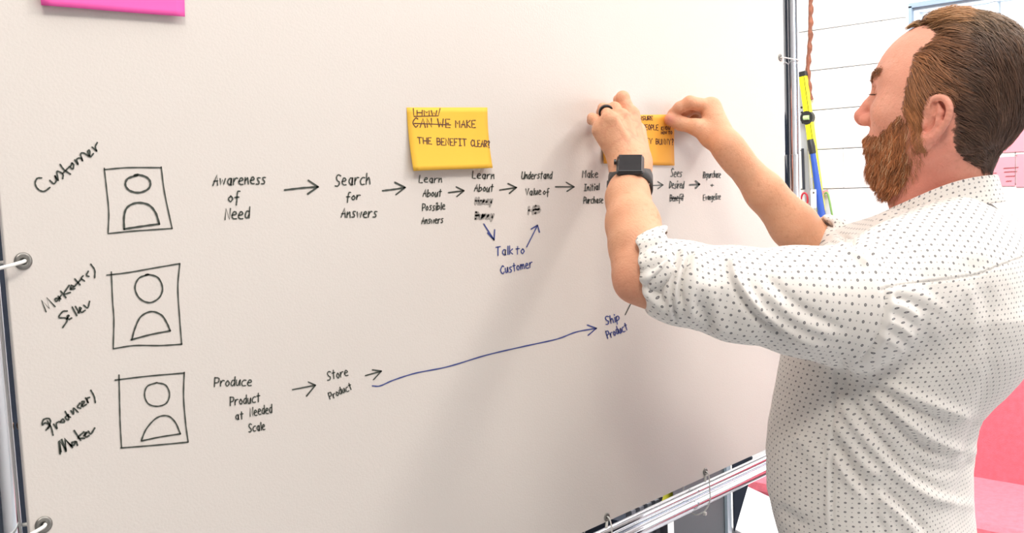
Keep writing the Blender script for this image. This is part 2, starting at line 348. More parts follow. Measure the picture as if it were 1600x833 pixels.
# arrows
def arrow(a, c, hd1, hd2, w, m=None, label=None, mid=()):
    draw([[a, *mid, c], ['s', hd1, c], ['s', hd2, c]], w, m or ikm, label, 'arrow_drawing')
arrow((445, 297), (497, 292), (482, 282), (481, 303), 3.0, mid=((470, 294),))
arrow((598, 298), (633, 293), (617, 285), (619, 304), 2.6, mid=((615, 296),))
arrow((701, 301), (725, 298), (713, 292), (714, 307), 2.1)
arrow((781, 297), (807, 293), (794, 287), (796, 302), 2.2)
arrow((868, 292), (897, 292), (885, 285), (886, 299), 2.2)
arrow((951, 291), (965, 290), (960, 286), (960, 295), 1.8)
arrow((1019, 290), (1036, 289), (1028, 284), (1028, 295), 1.7)
arrow((1078, 289), (1093, 288), (1087, 283), (1087, 294), 2.6)
arrow((457, 609), (493, 602), (482, 597), (479, 619), 2.1)
arrow((571, 587), (596, 580), (582, 578), (584, 593), 2.1)
arrow((756, 350), (772, 375), (762, 364), (773, 359), 2.0, M['inkblue'], 'short blue arrow pointing down')
arrow((823, 386), (840, 352), (830, 358), (843, 363), 1.9, M['inkblue'], 'short blue arrow pointing up')
draw([[(582, 603), (594, 603), (615, 594), (650, 583), (700, 573), (760, 555), (820, 541), (870, 530), (900, 519), (932, 513)], ['s', (918, 508), (932, 513)], ['s', (932, 513), (919, 524)]], 1.9, M['inkblue'], 'long blue arrow rising to the right', 'arrow_drawing')
draw([['s', (977, 492), (990, 466)]], 1.4, ikm, None, 'marker_line')

# ---------------------------------------------------------------- sticky notes
def note(name, c4, m, label, curl, group=None, back=True):
    """c4: pixel corners TL, TR, BR, BL; top edge on the board, the bottom lifting off"""
    P = [onY(*c, 0) for c in c4]; nx, ny = 14, 12; V = []
    for j in range(ny+1):
        t = j/ny
        for i in range(nx+1):
            s = i/nx; p = (P[0]*(1-s)+P[1]*s)*(1-t)+(P[3]*(1-s)+P[2]*s)*t
            y = -.0006-curl*(t**2)*(1+.35*math.sin(s*PI))-.0012*math.sin(s*5+t*2)*t*(1 if curl > .002 else .3)
            V.append((p[0], min(y, -.0005), p[2]+abs(y)*.3*t))
    n = len(V); V += [(a, b+.00018, c) for a, b, c in V]; F = []
    for j in range(ny):
        for i in range(nx):
            a = j*(nx+1)+i; F.append((a, a+1, a+nx+2, a+nx+1)); F.append((n+a, n+a+nx+1, n+a+nx+2, n+a+1))
    e = [i for i in range(nx+1)]+[(nx+1)*(j+1)-1 for j in range(1, ny+1)]+[(nx+1)*ny+i for i in range(nx-1, -1, -1)]+[(nx+1)*j for j in range(ny-1, 0, -1)]
    for a, c in zip(e, e[1:]+e[:1]): F.append((a, n+a, n+c, c))
    mb = MB(); mb.add(V, F, True); o = mb.build(name, m); tag(o, label, 'sticky note', group)
    def plane(x, y):
        # pixel -> point on the note's curved front
        q = onY(x, y, 0)
        A = P[0]; ex = P[1]-P[0]; ez = P[3]-P[0]; w = q-A
        G = np.array([[ex@ex, ex@ez], [ex@ez, ez@ez]]); st = np.linalg.solve(G, np.array([w@ex, w@ez])); s, t = st
        yy = -.0006-curl*(max(t, 0)**2)*(1+.35*math.sin(s*PI))-.0012*math.sin(s*5+t*2)*t*(1 if curl > .002 else .3)
        p = (P[0]*(1-s)+P[1]*s)*(1-t)+(P[3]*(1-s)+P[2]*s)*t
        return np.array([p[0], min(yy, -.0005)-.0003, p[2]+abs(yy)*.3*t])
    return o, plane
n1, pl1 = note('sticky_note', [(635, 168), (761, 168), (763, 266), (639, 271)], M['yellow'], 'yellow sticky note with pen writing and a crossed out start', .0065)
bk, _ = note('sticky_note', [(634.5, 168), (650, 168.5), (658, 268), (636, 268)], M['yellow'], 'x', .001)
bpy.data.objects.remove(bk)
ik = Ink(pl1)
text(ik, 'HMW', (651, 180), (682, 180), 7.5, 1.5, 0, (0, -1), .3)
for P in ([(645, 169.5), (646, 182), (684, 181), (687, 169.5)], [(646, 193), (703, 195)]): ik.stroke(P, 1.5)
text(ik, 'CAN', (644, 199), (673, 199), 14, 1.6, 0, (0, -1), .3); text(ik, 'WE', (683, 199), (702, 199), 13, 1.6, 0, (0, -1), .3)
text(ik, 'MAKE', (711, 199), (742, 199), 11, 1.6, 0, (0, -1), .3); text(ik, 'THE', (650, 225), (671, 226), 10, 1.6, 0, (0, -1), .3)
text(ik, 'BENEFIT', (680, 227), (727, 228), 11, 1.6, 0, (0, -1), .3); text(ik, 'CLEAR?', (734, 228), (763, 229), 10, 1.6, 0, (0, -1), .3)
ik.build('pen_writing', M['pen'], n1)
n2, pl2 = note('sticky_note', [(941, 180), (1054, 179), (1051, 260), (940, 257)], M['orange'], 'orange sticky note held to the board by the man with both hands', .0022)
ik = Ink(pl2)
text(ik, 'ENSURE', (995, 187), (1019, 187), 5.5, 1.2, 0, (0, -1), .2); text(ik, 'PEOPLE', (1004, 201), (1028, 201), 7.5, 1.2, 0, (0, -1), .2)
text(ik, 'KNOW', (1033, 201), (1047, 200), 5, 1.1, 0, (0, -1), .2); text(ik, 'HOW TO', (1033, 206.5), (1050, 206), 4, 1.0, 0, (0, -1), .2)
text(ik, 'HONEY', (990, 221), (1019, 221), 7.5, 1.2, 0, (0, -1), .2); text(ik, 'BUNNY?', (1025, 221), (1052, 220), 7.5, 1.2, 0, (0, -1), .2)
ik.build('pen_writing', M['pen'], n2)
n3, _ = note('sticky_note', [(50, -118), (290, -92), (284, 31), (60, 14)], M['pinkp'], 'bright pink sticky note at the top left of the board', .005)

# ---------------------------------------------------------------- chrome rack
rack = empty('chrome_rack', (.9, .03, 0), 'chrome tube rack on wheels that carries the presentation board', 'rack')
xl, xr = BX0-.0135, 1.637
def collar(mb, x, y, z, r, h): mb.tube([(x, y, z-h/2), (x, y, z-h/2+.002), (x, y, z+h/2-.002), (x, y, z+h/2)], [r*.97, r, r, r*.97], 20)
for X, nm in ((xl, 0), (xr, 1)):
    yy = .013 if nm == 0 else .02
    mb = MB(); mb.tube([(X, yy, .1), (X, yy, 2.15)], .0125 if nm == 0 else .0105, 24); mb.build('upright', M['chrome'], rack)
    mb = MB(); mb.tube([(X+(.052 if nm else -.034), yy+.014, .1), (X+(.052 if nm else -.034), yy+.014, 2.15)], .0042, 20); mb.build('upright', M['chrome'], rack)
    mb = MB(); collar(mb, X, yy, 1.47 if nm else 1.0, .0142 if nm == 0 else .0122, .16); mb.build('collar', M['chrome'], rack)
    mb = MB(); mb.tube([(X, -.28, .1), (X, .33, .1)], .014, 16); mb.build('foot_bar', M['chrome'], rack)
    for y in (-.26, .31):
        mb = MB(); mb.tube([(X-.012, y, .04), (X+.012, y, .04)], .04, 20); w = mb.build('caster', mat('caster_rubber', (.03, .03, .03), .6), rack)
mb = MB(); mb.tube([(xl+.016, .0135, 1.3395), (xl+.0215, .0135, 1.3395)], .003, 10); mb.build('spring_button', M['brass'], rack)
for z, y, r in ((1.0150, .015, .0068), (.9925, .022, .0125)):
    mb = MB(); mb.tube([(xl, y, z), (xr, y, z)], r, 20); mb.build('rail', M['chrome'], rack)
mb = MB(); mb.tube([(xl, .02, 2.15), (xr, .02, 2.15)], .0125, 20); mb.build('rail', M['chrome'], rack)
# zip ties
for k, (s, p) in enumerate(GP):
    x, z = p[0], p[2]
    if s == 'L': L = [(x, .004, z), (x, -.003, z), (x-.006, -.0065, z-.001), (x-.018, -.009, z-.003), (x-.034, -.006, z-.005), (x-.048, .013, z-.006), (x-.034, .03, z-.004), (x-.012, .018, z-.001)]
    elif s == 'R': L = [(x, .004, z), (x, -.003, z), (x+.006, -.004, z), (x+.03, -.002, z), (x+.07, .002, z), (x+.098, .02, z), (x+.125, .035, z), (x+.118, .05, z), (x+.06, .045, z), (x+.01, .03, z)]
    else: L = [(x, .004, z), (x+.001, -.003, z-.001), (x+.004, -.0045, z-.012), (x+.007, -.003, z-.03), (x+.008, -.002, z-.05), (x+.003, .006, z-.068), (x-.004, .022, z-.074), (x, .038, z-.06), (x, .042, z-.03), (x, .02, z-.006)]
    if k in (5, 7, 8): continue
    t = empty('zip_tie', tuple(p), None, 'zip tie', 'white zip ties through the board grommets')
    t['label'] = ['white zip tie in the upper of the two grommets on the board left edge', 'white zip tie in the lower left grommet near the bottom of the photo', 'white zip tie in the right edge grommet of the board', 'white zip tie through the bottom edge grommet farthest from the man', 'white zip tie through the bottom edge grommet beside the yellow paper',
                  'white zip tie above the frame on the board left edge', 'white zip tie around the right upright, just above the man right forearm', 'white zip tie on the bottom edge below the frame', 'white zip tie on the bottom edge behind the man'][k]
    mb = MB(); mb.tube(smooth_path(L, 6, True), .0011 if s != 'L' else .0016, 8, closed=True); mb.build('strap', M['tie'], t)
    hp = L[-2] if s != 'B' else (L[5][0]-.001, L[5][1]-.002, L[5][2]-.003)
    mb = MB(); mb.box(hp, (.005, .005, .006), bev=.001); mb.build('head', M['tie'], t)
    if s == 'B': mb = MB(); mb.tube([(x-.001, -.001, z-.006), (x-.002, .0, z-.016)], .002, 8); mb.build('tail', M['tie'], t)
# ---------------------------------------------------------------- things by the far wall
M['yel'] = mat('level_yellow', (.9, .83, .02), .4); M['blk'] = mat('black_plastic', (.025, .025, .025), .4)
M['alu'] = mat('brushed_aluminium', (.72, .74, .76), .35, .6); M['rust'] = mat('brown_wood', (.22, .075, .04), .7, noise=.35, nscale=40, bump=.8, bscale=80)
M['bluep'] = mat('blue_plastic', (.03, .09, .42), .4); M['white'] = mat('white_paper', (.88, .88, .88), .6); M['red'] = mat('red_plastic', (.6, .03, .05), .4)
M['green'] = mat('green_cord', (.2, .38, .1), .6); M['vial'] = mat('vial', (.55, .75, .35), .1)
def W(x, y, off=.03): return onX(x, y, XW-.02-off)
def bar(p, q, w, t, mb=None, bev=0):
    """flat bar in the wall plane from p to q, w wide along Y, t thick along X"""
    p = np.array(p); q = np.array(q); d = q-p; L = np.linalg.norm(d); d = d/L; nx = np.array([1., 0, 0]); n = np.cross(d, nx); n /= np.linalg.norm(n)
    R3 = np.stack([np.cross(n, d), n, d], 1)
    return (mb or MB()).box((p+q)/2, (t, w, L), bev=bev, rot=R3)
lv = empty('spirit_level', tuple(W(1284, 330)), 'tall yellow spirit level with black end cap leaning on the block wall', 'spirit level')
a, c = W(1254, 112, .04), W(1283, 330, .04)
bar(a, c, .036, .028, bev=.002).build('body', M['yel'], lv)
bar(a+(c-a)*.03*0, a+(c-a)*.035, .044, .034, bev=.003).build('end_cap', M['blk'], lv)
v = a+(c-a)*.33
mb = MB(); mb.tube([(v[0]-.017, v[1]+.004, v[2]), (v[0]+.01, v[1]+.004, v[2])], .034, 20); vr = mb.build('vial_ring', M['blk'], lv)
mb = MB(); mb.tube([(v[0]-.02, v[1]-.012, v[2]), (v[0]-.02, v[1]+.016, v[2])], .012, 10); mb.build('vial', M['vial'], vr)
mb = bar(a+np.array([-.0145, -.012, -.01]), c+np.array([-.0145, -.012, 0]), .002, .002); mb.build('groove', M['blk'], lv)
a, c = W(1249, 112, .02), W(1264, 335, .02)
rl = bar(a, c, .03, .003).build('metal_ruler', M['alu']); tag(rl, 'silver metal ruler with punched holes beside the yellow level', 'ruler')
for k in range(4):
    p = a+(c-a)*(.25+.035*k); mb = MB(); mb.tube([(p[0]-.0025, p[1], p[2]), (p[0]-.0016, p[1], p[2])], .006, 10); mb.build('punched_hole', M['hole'], rl)
mb = MB(); P = [W(np.interp(y, [-30, 0, 60, 110, 160], [1268, 1267, 1266, 1262, 1267]), y, .02)+np.array([0, .0025*math.sin(y*.31), 0]) for y in range(-30, 160, 6)]; P = [p+np.array([0, -.0*i, 0]) for i, p in enumerate(P)]
mb.tube(P, [.011+.0028*math.sin(i*1.9) for i in range(len(P))], 10); o = mb.build('rough_wooden_stick', M['rust']); tag(o, 'thin knotty brown stick hanging straight down the wall above the level', 'stick')
pk = empty('pry_tool', tuple(W(1285, 345)), 'long blue tool with black grip hanging beside the yellow level', 'tool')
a, m_, c = W(1266, 218, .09), W(1270, 240, .09), W(1286, 350, .09)
mb = MB(); mb.tube([a, (a+m_)/2, m_], [.016, .019, .017], 12); mb.build('grip', M['blk'], pk)
mb = MB(); mb.tube([m_, c], [.014, .02], 12); mb.build('shaft', M['bluep'], pk)
sc = empty('scissors', tuple(W(1257, 320)), 'pair of scissors with dark blades and red handles hanging on the wall', 'scissors')
bar(W(1254, 232, .05), W(1256, 296, .05), .014, .004).build('blade', mat('dark_steel', (.12, .13, .16), .3, .8), sc)
mb = MB(); p = W(1257, 312, .05); mb.tube([p+np.array([0, .018*math.cos(t), .034*math.sin(t)]) for t in np.linspace(0, 2*PI, 17)[:-1]], .005, 8, closed=True); mb.build('handle', M['red'], sc)
mb = MB(); mb.tube([W(1268, 278, .1), W(1269, 298, .1)], .006, 8); ch = mb.build('steel_rod', M['alu']); tag(ch, 'short steel rod above the white tag', 'rod')
tg = bar(W(1271, 296, .13), W(1271.5, 325, .13), .026*1.1, .002).build('white_tag', M['white']); tag(tg, 'small white tag with a grey hole hanging by the blue tool', 'tag')
mb = MB(); p = W(1271.3, 301, .132); mb.tube([p, p-np.array([.002, 0, 0])], .005, 10); mb.build('tag_hole', M['grommet'], tg)
gb = empty('gift_bag', tuple(W(1292, 352)), 'pale plastic sheet with red corner and green cord hanging on the wall', 'bag')
bar(W(1293, 300, .0), W(1301, 354, .0), .05, .006, bev=.003).build('sheet', mat('pale_plastic', (.72, .76, .84), .4), gb)
bar(W(1289, 297, .03), W(1290, 303, .03), .03, .012).build('corner', mat('rose_plastic', (.8, .3, .35), .4), gb)
mb = MB(); mb.tube(smooth_path([W(1288, 303, .05), W(1292, 301, .05), W(1295, 309, .05), W(1300, 335, .05), W(1305, 356, .05)], 6), .005, 8); mb.build('cord', M['green'], gb)
# pink papers on the wall behind the head
for (x, y, w_, h_, lab) in ((1572, 257, .115, .085, 'pale pink paper left of the other pink sheet behind the man nape'), (1610, 215, .5, .1, 'wide pink paper sheet above the two written ones'), (1605, 262, .22, .15, 'pink paper sheet with a few lines of handwriting by the frame edge')):
    pass
M['rosep'] = mat('rose_paper', (.93, .30, .36), .6)
y0 = onX(1548, 290, XW-.03)[1]; zb = onX(1560, 291, XW-.03)[2]
k = 0
for (ya, yb, za, zc, lab) in ((y0+.06, y0-.1, zb, zb+.13, 'pink paper sheet with faint lines, just behind the man nape'), (y0-.104, y0-.34, zb-.005, zb+.14, 'pink paper sheet with four lines of dark handwriting near the photo right edge'), (y0+.06, y0-.42, zb+.15, zb+.29, 'pink paper sheet above the two other pink sheets')):
    mb = MB().box((XW-.024-.001*k, (ya+yb)/2, (za+zc)/2), (.002, abs(ya-yb), zc-za)); o = mb.build('paper_sheet', M['rosep']); tag(o, lab, 'paper', 'pink papers on the wall behind the man'); k += 1
    ik = Ink(lambda x, y: onX(x, y, XW-.0275))
    if k == 2:
        for yy, x0, x1 in ((263, 1568, 1592), (269, 1569, 1590), (276, 1571, 1587), (283.5, 1572, 1581)): ik.stroke([(x0+i, yy-(x0+i-1568)*.06+.7*math.sin(i*2.1)) for i in range(int(x1-x0))], .9)
        ik.build('handwriting', M['pen'], o)
    if k == 1:
        for yy in (270.5, 276): ik.stroke([(1551+i, yy+.4*math.sin(i*2)) for i in range(7)], .7)
        ik.build('handwriting', M['pen'], o)
    if k == 3:
        ik.stroke([(1578+i, 243+.5*math.sin(i*2)) for i in range(12)], .8); ik.build('handwriting', M['pen'], o)
# ---------------------------------------------------------------- couch, table, cabinet
cx0, cx1, cy0, cy1 = 2.92, 3.62, -1.35, .98
cch = empty('couch', ((cx0+cx1)/2, (cy0+cy1)/2, 0), 'long coral red upholstered couch standing in front of the block wall', 'couch')
ybd = (cy0, -.15, cy1)
MB().box(((cx0+cx1)/2, (cy0+cy1)/2, .24), (cx1-cx0, cy1-cy0, .16), bev=.02).build('base', M['couch'], cch)
for a, c in zip(ybd, ybd[1:]):
    MB().box(((cx0+3.42)/2-.01, (a+c)/2, .39), (3.42-cx0+.02, c-a-.008, .14), bev=.035).build('seat_cushion', M['couch'], cch)
mb = MB().box((3.49, (cy0+cy1)/2-.04, .625), (.2, cy1-cy0-.12, .55), bev=.06, rot=np.array([[.98, 0, .17], [0, 1, 0], [-.17, 0, .98]])); mb.build('backrest', M['couch'], cch)
for x in (cx0+.06, cx1-.06):
    for y in (cy0+.08, cy1-.08): MB().tube([(x, y, 0), (x, y, .17)], .022, 12).build('leg', M['alu'], cch)
# low white table
tb = empty('coffee_table', (2.35, .55, 0), 'low white table in front of the couch', 'table')
q = [onZ(1158, 754, .53), onZ(1222, 784, .53)]
u = q[1]-q[0]; u /= np.linalg.norm(u); n = np.array([u[1], -u[0], 0]);
if n@np.array([1, 0, 0]) > 0: n = -n
cen = (q[0]+u*.42)+n*.125
ang = math.atan2(u[1], u[0])
MB().box(tuple(cen-np.array([0, 0, .018])), (.84, .25, .035), rz=ang, bev=.006).build('tabletop', mat('white_laminate', (.9, .91, .93), .25), tb)
for sx in (-1, 1):
    for sy in (-1, 1):
        p = cen+u*sx*.38+n*sy*.09; MB().tube([(p[0], p[1], 0), (p[0], p[1], .495)], .018, 10).build('leg', M['white'], tb)
# wire tray on table
# grey cabinet behind the rail
M['gcab'] = mat('grey_cabinet_paint', (.10, .115, .13), .5); M['lcab'] = mat('pale_cabinet_side', (.36, .45, .52), .4)
def sided_box(pts, z0, z1, mb=None):
    mb = mb or MB(); n = len(pts); V = [(p[0], p[1], z0) for p in pts]+[(p[0], p[1], z1) for p in pts]
    return mb.add(V, [tuple(range(n))[::-1], tuple(range(n, 2*n))]+[(i, (i+1) % n, n+(i+1) % n, n+i) for i in range(n)])
zc = .80
A_, B_, C_ = onZ(1051, 752, zc), onZ(1130, 722, zc), onZ(1136, 712, zc); A_, B_, C_ = A_[:2], B_[:2], C_[:2]
cab = empty('storage_cabinet', (*((A_+C_)/2), 0), 'dark grey metal cabinet with a pale side panel behind the bottom rail', 'cabinet')
D_ = A_+(C_-B_)
sided_box([A_, B_, C_, D_], 0, zc).build('body', M['gcab'], cab)
o_ = np.array([(C_-B_)[1], -(C_-B_)[0]]); o_ /= np.linalg.norm(o_)
if o_@(B_-A_) < 0: o_ = -o_
sided_box([B_+o_*.001, C_+o_*.001, C_+o_*.008, B_+o_*.008], .02, zc-.004).build('side_panel', M['lcab'], cab)
rd = np.array([AR[0], AR[1]]); rd /= np.linalg.norm(rd); C2 = C_+o_*.015; bd_ = N2 = np.array([-rd[1], rd[0]])*.015
fl = MB(); T3 = [(*(C2), .795), (*(C2+rd*.050), .795), (*(C2+rd*.040), .73), (*(C2), .60)]
fl.add([tuple(p) for p in T3]+[(p[0]+bd_[0], p[1]+bd_[1], p[2]) for p in T3], [(3, 2, 1, 0), (4, 5, 6, 7)]+[(i, (i+1) % 4, 4+(i+1) % 4, 4+i) for i in range(4)]); fl.build('corner_flap', M['navy'], cab)
# slatted crate
zs = .74
S0, S1 = onZ(985, 800, zs)[:2], onZ(1046, 773, zs)[:2]; sd = S1-S0; nrm_ = np.array([-sd[1], sd[0]]); nrm_ = nrm_/np.linalg.norm(nrm_)
if nrm_@(S0-AO[:2]) < 0: nrm_ = -nrm_
crate = empty('slatted_crate', (*((S0+S1)/2+nrm_*.15), 0), 'dark slatted crate standing left of the grey cabinet under the board', 'crate')
sided_box([S0+nrm_*.02, S1+nrm_*.02, S1+nrm_*.3, S0+nrm_*.3], 0, zs-.03).build('body', M['navy'], crate)
M['slat'] = mat('grey_slat', (.16, .17, .20), .5)
for i in range(5):
    a_ = S0+sd*(i/5+.03); b2_ = S0+sd*(i/5+.13)
    sided_box([a_, b2_, b2_+nrm_*.018, a_+nrm_*.018], .02, zs).build('slat', M['slat'], crate)
# yellow paper lying on the crate top
Y0, Y1 = onZ(1036, 762, zs+.02), onZ(1076, 746, zs+.03)
yp = MB(); P_ = [onZ(1032, 790, zs+.005), onZ(1068, 776, zs+.005), onZ(1078, 750, zs+.045), onZ(1040, 762, zs+.045)]
yp.add([tuple(p) for p in P_]+[tuple(p-np.array([0, 0, .004])) for p in P_], [(0, 1, 2, 3), (7, 6, 5, 4), (0, 4, 5, 1), (1, 5, 6, 2), (2, 6, 7, 3), (3, 7, 4, 0)])
o = yp.build('yellow_folder', mat('lime_yellow_card', (.62, .60, .04), .5)); tag(o, 'yellow green folder seen between the board bottom edge and the rail', 'folder')
# dark partition behind the board
pt = MB().box((1.15, 1.45, .85), (3.3, .05, 1.7), bev=.01).build('partition_screen', M['navy']); tag(pt, 'dark navy office partition standing behind the board', 'partition')
# ================================================================ THE MAN
def N3(v): v = np.array(v, float); return v/np.linalg.norm(v)
def smin(a, b, k):
    h = np.clip(.5+.5*(b-a)/k, 0, 1); return b*(1-h)+a*h-k*h*(1-h)
def smax(a, b, k): return -smin(-a, -b, k)
def rc(P, a, b, ra, rb):
    a = np.array(a, float); b = np.array(b, float); ab = b-a; t = np.clip((P-a)@ab/(ab@ab), 0, 1)
    return np.linalg.norm(P-a-t[:, None]*ab, axis=1)-(ra+(rb-ra)*t)
def chain(P, pts, rs, k=.006):
    d = None
    for i in range(len(pts)-1):
        e = rc(P, pts[i], pts[i+1], rs[i], rs[i+1]); d = e if d is None else smin(d, e, k)
    return d
def ell(P, c, r, Rm=None):
    q = P-np.array(c, float)
    if Rm is not None: q = q@np.array(Rm)
    r = np.array(r, float); k0 = np.linalg.norm(q/r, axis=1); k1 = np.linalg.norm(q/(r*r), axis=1)
    return k0*(k0-1)/np.maximum(k1, 1e-9)
def nets(f, lo, hi, h, B=8):
    """surface nets of an implicit function, evaluated only near its surface"""
    lo = np.array(lo, float); nb = np.ceil((np.array(hi)-lo)/(h*B)).astype(int)
    I = np.stack(np.meshgrid(*[np.arange(n) for n in nb], indexing='ij'), -1).reshape(-1, 3)
    d = f(lo+(I+.5)*B*h); I = I[np.abs(d) < B*h*.87*1.35]
    k = np.arange(B+1); K = np.stack(np.meshgrid(k, k, k, indexing='ij'), -1)
    G = I[:, None, None, None, :]*B+K[None]
    D = np.empty(G.shape[:4], np.float32); flat = G.reshape(-1, 3); out = np.empty(len(flat), np.float32)
    for s in range(0, len(flat), 400000): out[s:s+400000] = f(lo+flat[s:s+400000]*h)
    D = out.reshape(G.shape[:4]); S = D < 0
    c8 = [(a, b, c) for a in (0, 1) for b in (0, 1) for c in (0, 1)]
    cnt = sum(S[:, a:a+B, b:b+B, c:c+B].astype(int) for a, b, c in c8)
    act = np.argwhere((cnt > 0) & (cnt < 8)); bi, x, y, z = act.T
    acc = np.zeros((len(act), 3)); n = np.zeros(len(act))
    for i, p in enumerate(c8):
        for j, q in enumerate(c8):
            if j <= i or sum(abs(a-b) for a, b in zip(p, q)) != 1: continue
            dp = D[bi, x+p[0], y+p[1], z+p[2]]; dq = D[bi, x+q[0], y+q[1], z+q[2]]; m = (dp < 0) != (dq < 0)
            t = np.where(m, dp/np.where(m, dp-dq, 1), 0)[:, None]
            acc += np.where(m[:, None], np.array(p)+t*(np.array(q)-np.array(p)), 0); n += m
    cell = I[bi]*B+np.stack([x, y, z], 1); V = lo+(cell+acc/n[:, None])*h
    ny, nz = nb[1]*B+4, nb[2]*B+4
    key = lambda c: ((c[:, 0]+1)*ny+(c[:, 1]+1))*nz+c[:, 2]+1
    ky = key(cell); o = np.argsort(ky); V = V[o]; ks = ky[o]
    F = []
    for ax in range(3):
        sl = [slice(0, B)]*3; s1 = list(sl); s1[ax] = slice(1, B+1)
        a = S[(slice(None), *sl)]; b = S[(slice(None), *s1)]; e = np.argwhere(a != b)
        g = I[e[:, 0]]*B+e[:, 1:]; fl = a[tuple(e.T)]
        u, v = (ax+1) % 3, (ax+2) % 3; q = []
        for du, dv in ((-1, -1), (0, -1), (0, 0), (-1, 0)):
            c = g.copy(); c[:, u] += du; c[:, v] += dv; kk = key(c); ix = np.searchsorted(ks, kk); ix = np.clip(ix, 0, len(ks)-1)
            q.append(np.where(ks[ix] == kk, ix, -1))
        q = np.stack(q, 1); ok = (q >= 0).all(1); q = q[ok]; fl = fl[ok]; q[~fl] = q[~fl][:, ::-1]; F.append(q)
    return V, np.concatenate(F)
def grad(f, P, e=.0008):
    g = np.stack([f(P+np.eye(3)[i]*e)-f(P-np.eye(3)[i]*e) for i in range(3)], 1)
    return g/(np.linalg.norm(g, axis=1)[:, None]+1e-12)
def vnoise(P, sc, seed=0):
    """smooth value noise"""
    Q = P*sc; i = np.floor(Q).astype(np.int64); t = Q-i; t = t*t*(3-2*t); r = 0
    for c in ((a, b, d) for a in (0, 1) for b in (0, 1) for d in (0, 1)):
        j = i+np.array(c); hh = (j[:, 0]*374761393+j[:, 1]*668265263+j[:, 2]*2147483647+seed*9176133) & 0x7fffffff
        hh = ((hh ^ (hh >> 13))*1274126177) & 0x7fffffff; w = 1
        for k in range(3): w = w*(t[:, k] if c[k] else 1-t[:, k])
        r = r+w*(hh/0x7fffffff)
    return r*2-1
def qmesh(name, V, F, m, parent, smooth=True, col=None, uv=None):
    me = bpy.data.meshes.new(name); c = np.array(parent['_wl']) if parent is not None else V.mean(0)
    nF = len(F); k = F.shape[1]
    me.vertices.add(len(V)); me.vertices.foreach_set('co', (V-c).astype(np.float32).ravel())
    me.loops.add(nF*k); me.loops.foreach_set('vertex_index', F.astype(np.int32).ravel())
    me.polygons.add(nF); me.polygons.foreach_set('loop_start', np.arange(0, nF*k, k, dtype=np.int32))
    me.polygons.foreach_set('use_smooth', np.full(nF, smooth)); me.update(calc_edges=True)
    if col is not None:
        a = me.color_attributes.new('col', 'FLOAT_COLOR', 'POINT'); a.data.foreach_set('color', np.concatenate([col, np.ones((len(V), 1))], 1).astype(np.float32).ravel())
    if uv is not None:
        l = me.uv_layers.new(name='UVMap'); l.data.foreach_set('uv', uv[F.ravel()].astype(np.float32).ravel())
    return obj(name, me, m, parent, tuple(c) if parent is None else None)

# ---- head frame: s toward the man's left (the camera side), f forward, z up
HC = at(1465, 185, 1.30); HAZ = math.radians(-7)
HF = np.array([math.sin(HAZ), math.cos(HAZ), 0]); HS = np.array([-math.cos(HAZ), math.sin(HAZ), 0]); HR = np.stack([HS, HF, np.array([0, 0, 1.])], 0)
def h2w(q): return HC+np.atleast_2d(np.array(q, float))@HR
def w2h(P): return (P-HC)@HR.T
def sag(x, y, off=0.0):
    d = ray(x, y); P = HC+HS*off; t = ((P-AO)@HS)/(d@HS); return w2h((AO+d*t)[None])[0]
EAR = [(1454, 180, .076), (1454, 168, .081), (1458, 157, .084), (1465, 152.5, .087), (1474, 153, .089), (1481, 160, .091), (1484, 171, .092), (1481, 186, .091), (1473, 199, .088), (1463, 211, .085), (1452, 218, .081)]
EARP = [sag(x, y, o) for x, y, o in EAR]
EARS = smooth_path(EARP, 2)
def f_ear(q):
    """left ear in head coordinates"""
    d = chain(q, EARS, [.0030]+[.0040]*(len(EARS)-2)+[.0045], .002)
    lobe = smin(ell(q, sag(1444, 221, .079), (.0050, .011, .0125)), rc(q, sag(1454, 216, .082), sag(1436, 226, .073), .0055, .0055), .006)
    d = smin(d, lobe, .006)
    ah = chain(q, [sag(1466, 163, .084), sag(1470, 176, .086), sag(1467, 190, .085), sag(1459, 203, .083), sag(1449, 212, .080)], [.0025, .0038, .0042, .0042, .0035], .003)
    ah2 = rc(q, sag(1470, 176, .085), sag(1458, 186, .080), .003, .0025)
    d = smin(d, smin(ah, ah2, .004), .0035)
    pl = None
    c = sag(1466, 184, .0785); e1 = sag(1470, 155, .084)-sag(1448, 216, .078); e1 /= np.linalg.norm(e1)
    nn = np.cross(e1, sag(1482, 185, .088)-sag(1446, 185, .0725)); nn /= np.linalg.norm(nn); e2 = np.cross(nn, e1)
    Rm = np.stack([nn, e2, e1], 1); pl = ell(q, c-nn*(.002 if nn[0] > 0 else -.002), (.0026, .0165, .031), Rm)
    d = smin(d, pl, .003)
    d = smax(d, -ell(q, sag(1453, 194, .083), (.0095, .0070, .0105), Rm), .002)      # concha
    d = smax(d, -ell(q, sag(1447, 202, .082), (.006, .004, .006), Rm), .002)
    d = smax(d, -ell(q, sag(1459, 169, .084), (.0070, .0034, .0090), Rm), .0015)    # triangular fossa
    d = smin(d, ell(q, sag(1443, 193, .078), (.0045, .0045, .0085)), .003)         # tragus
    return d
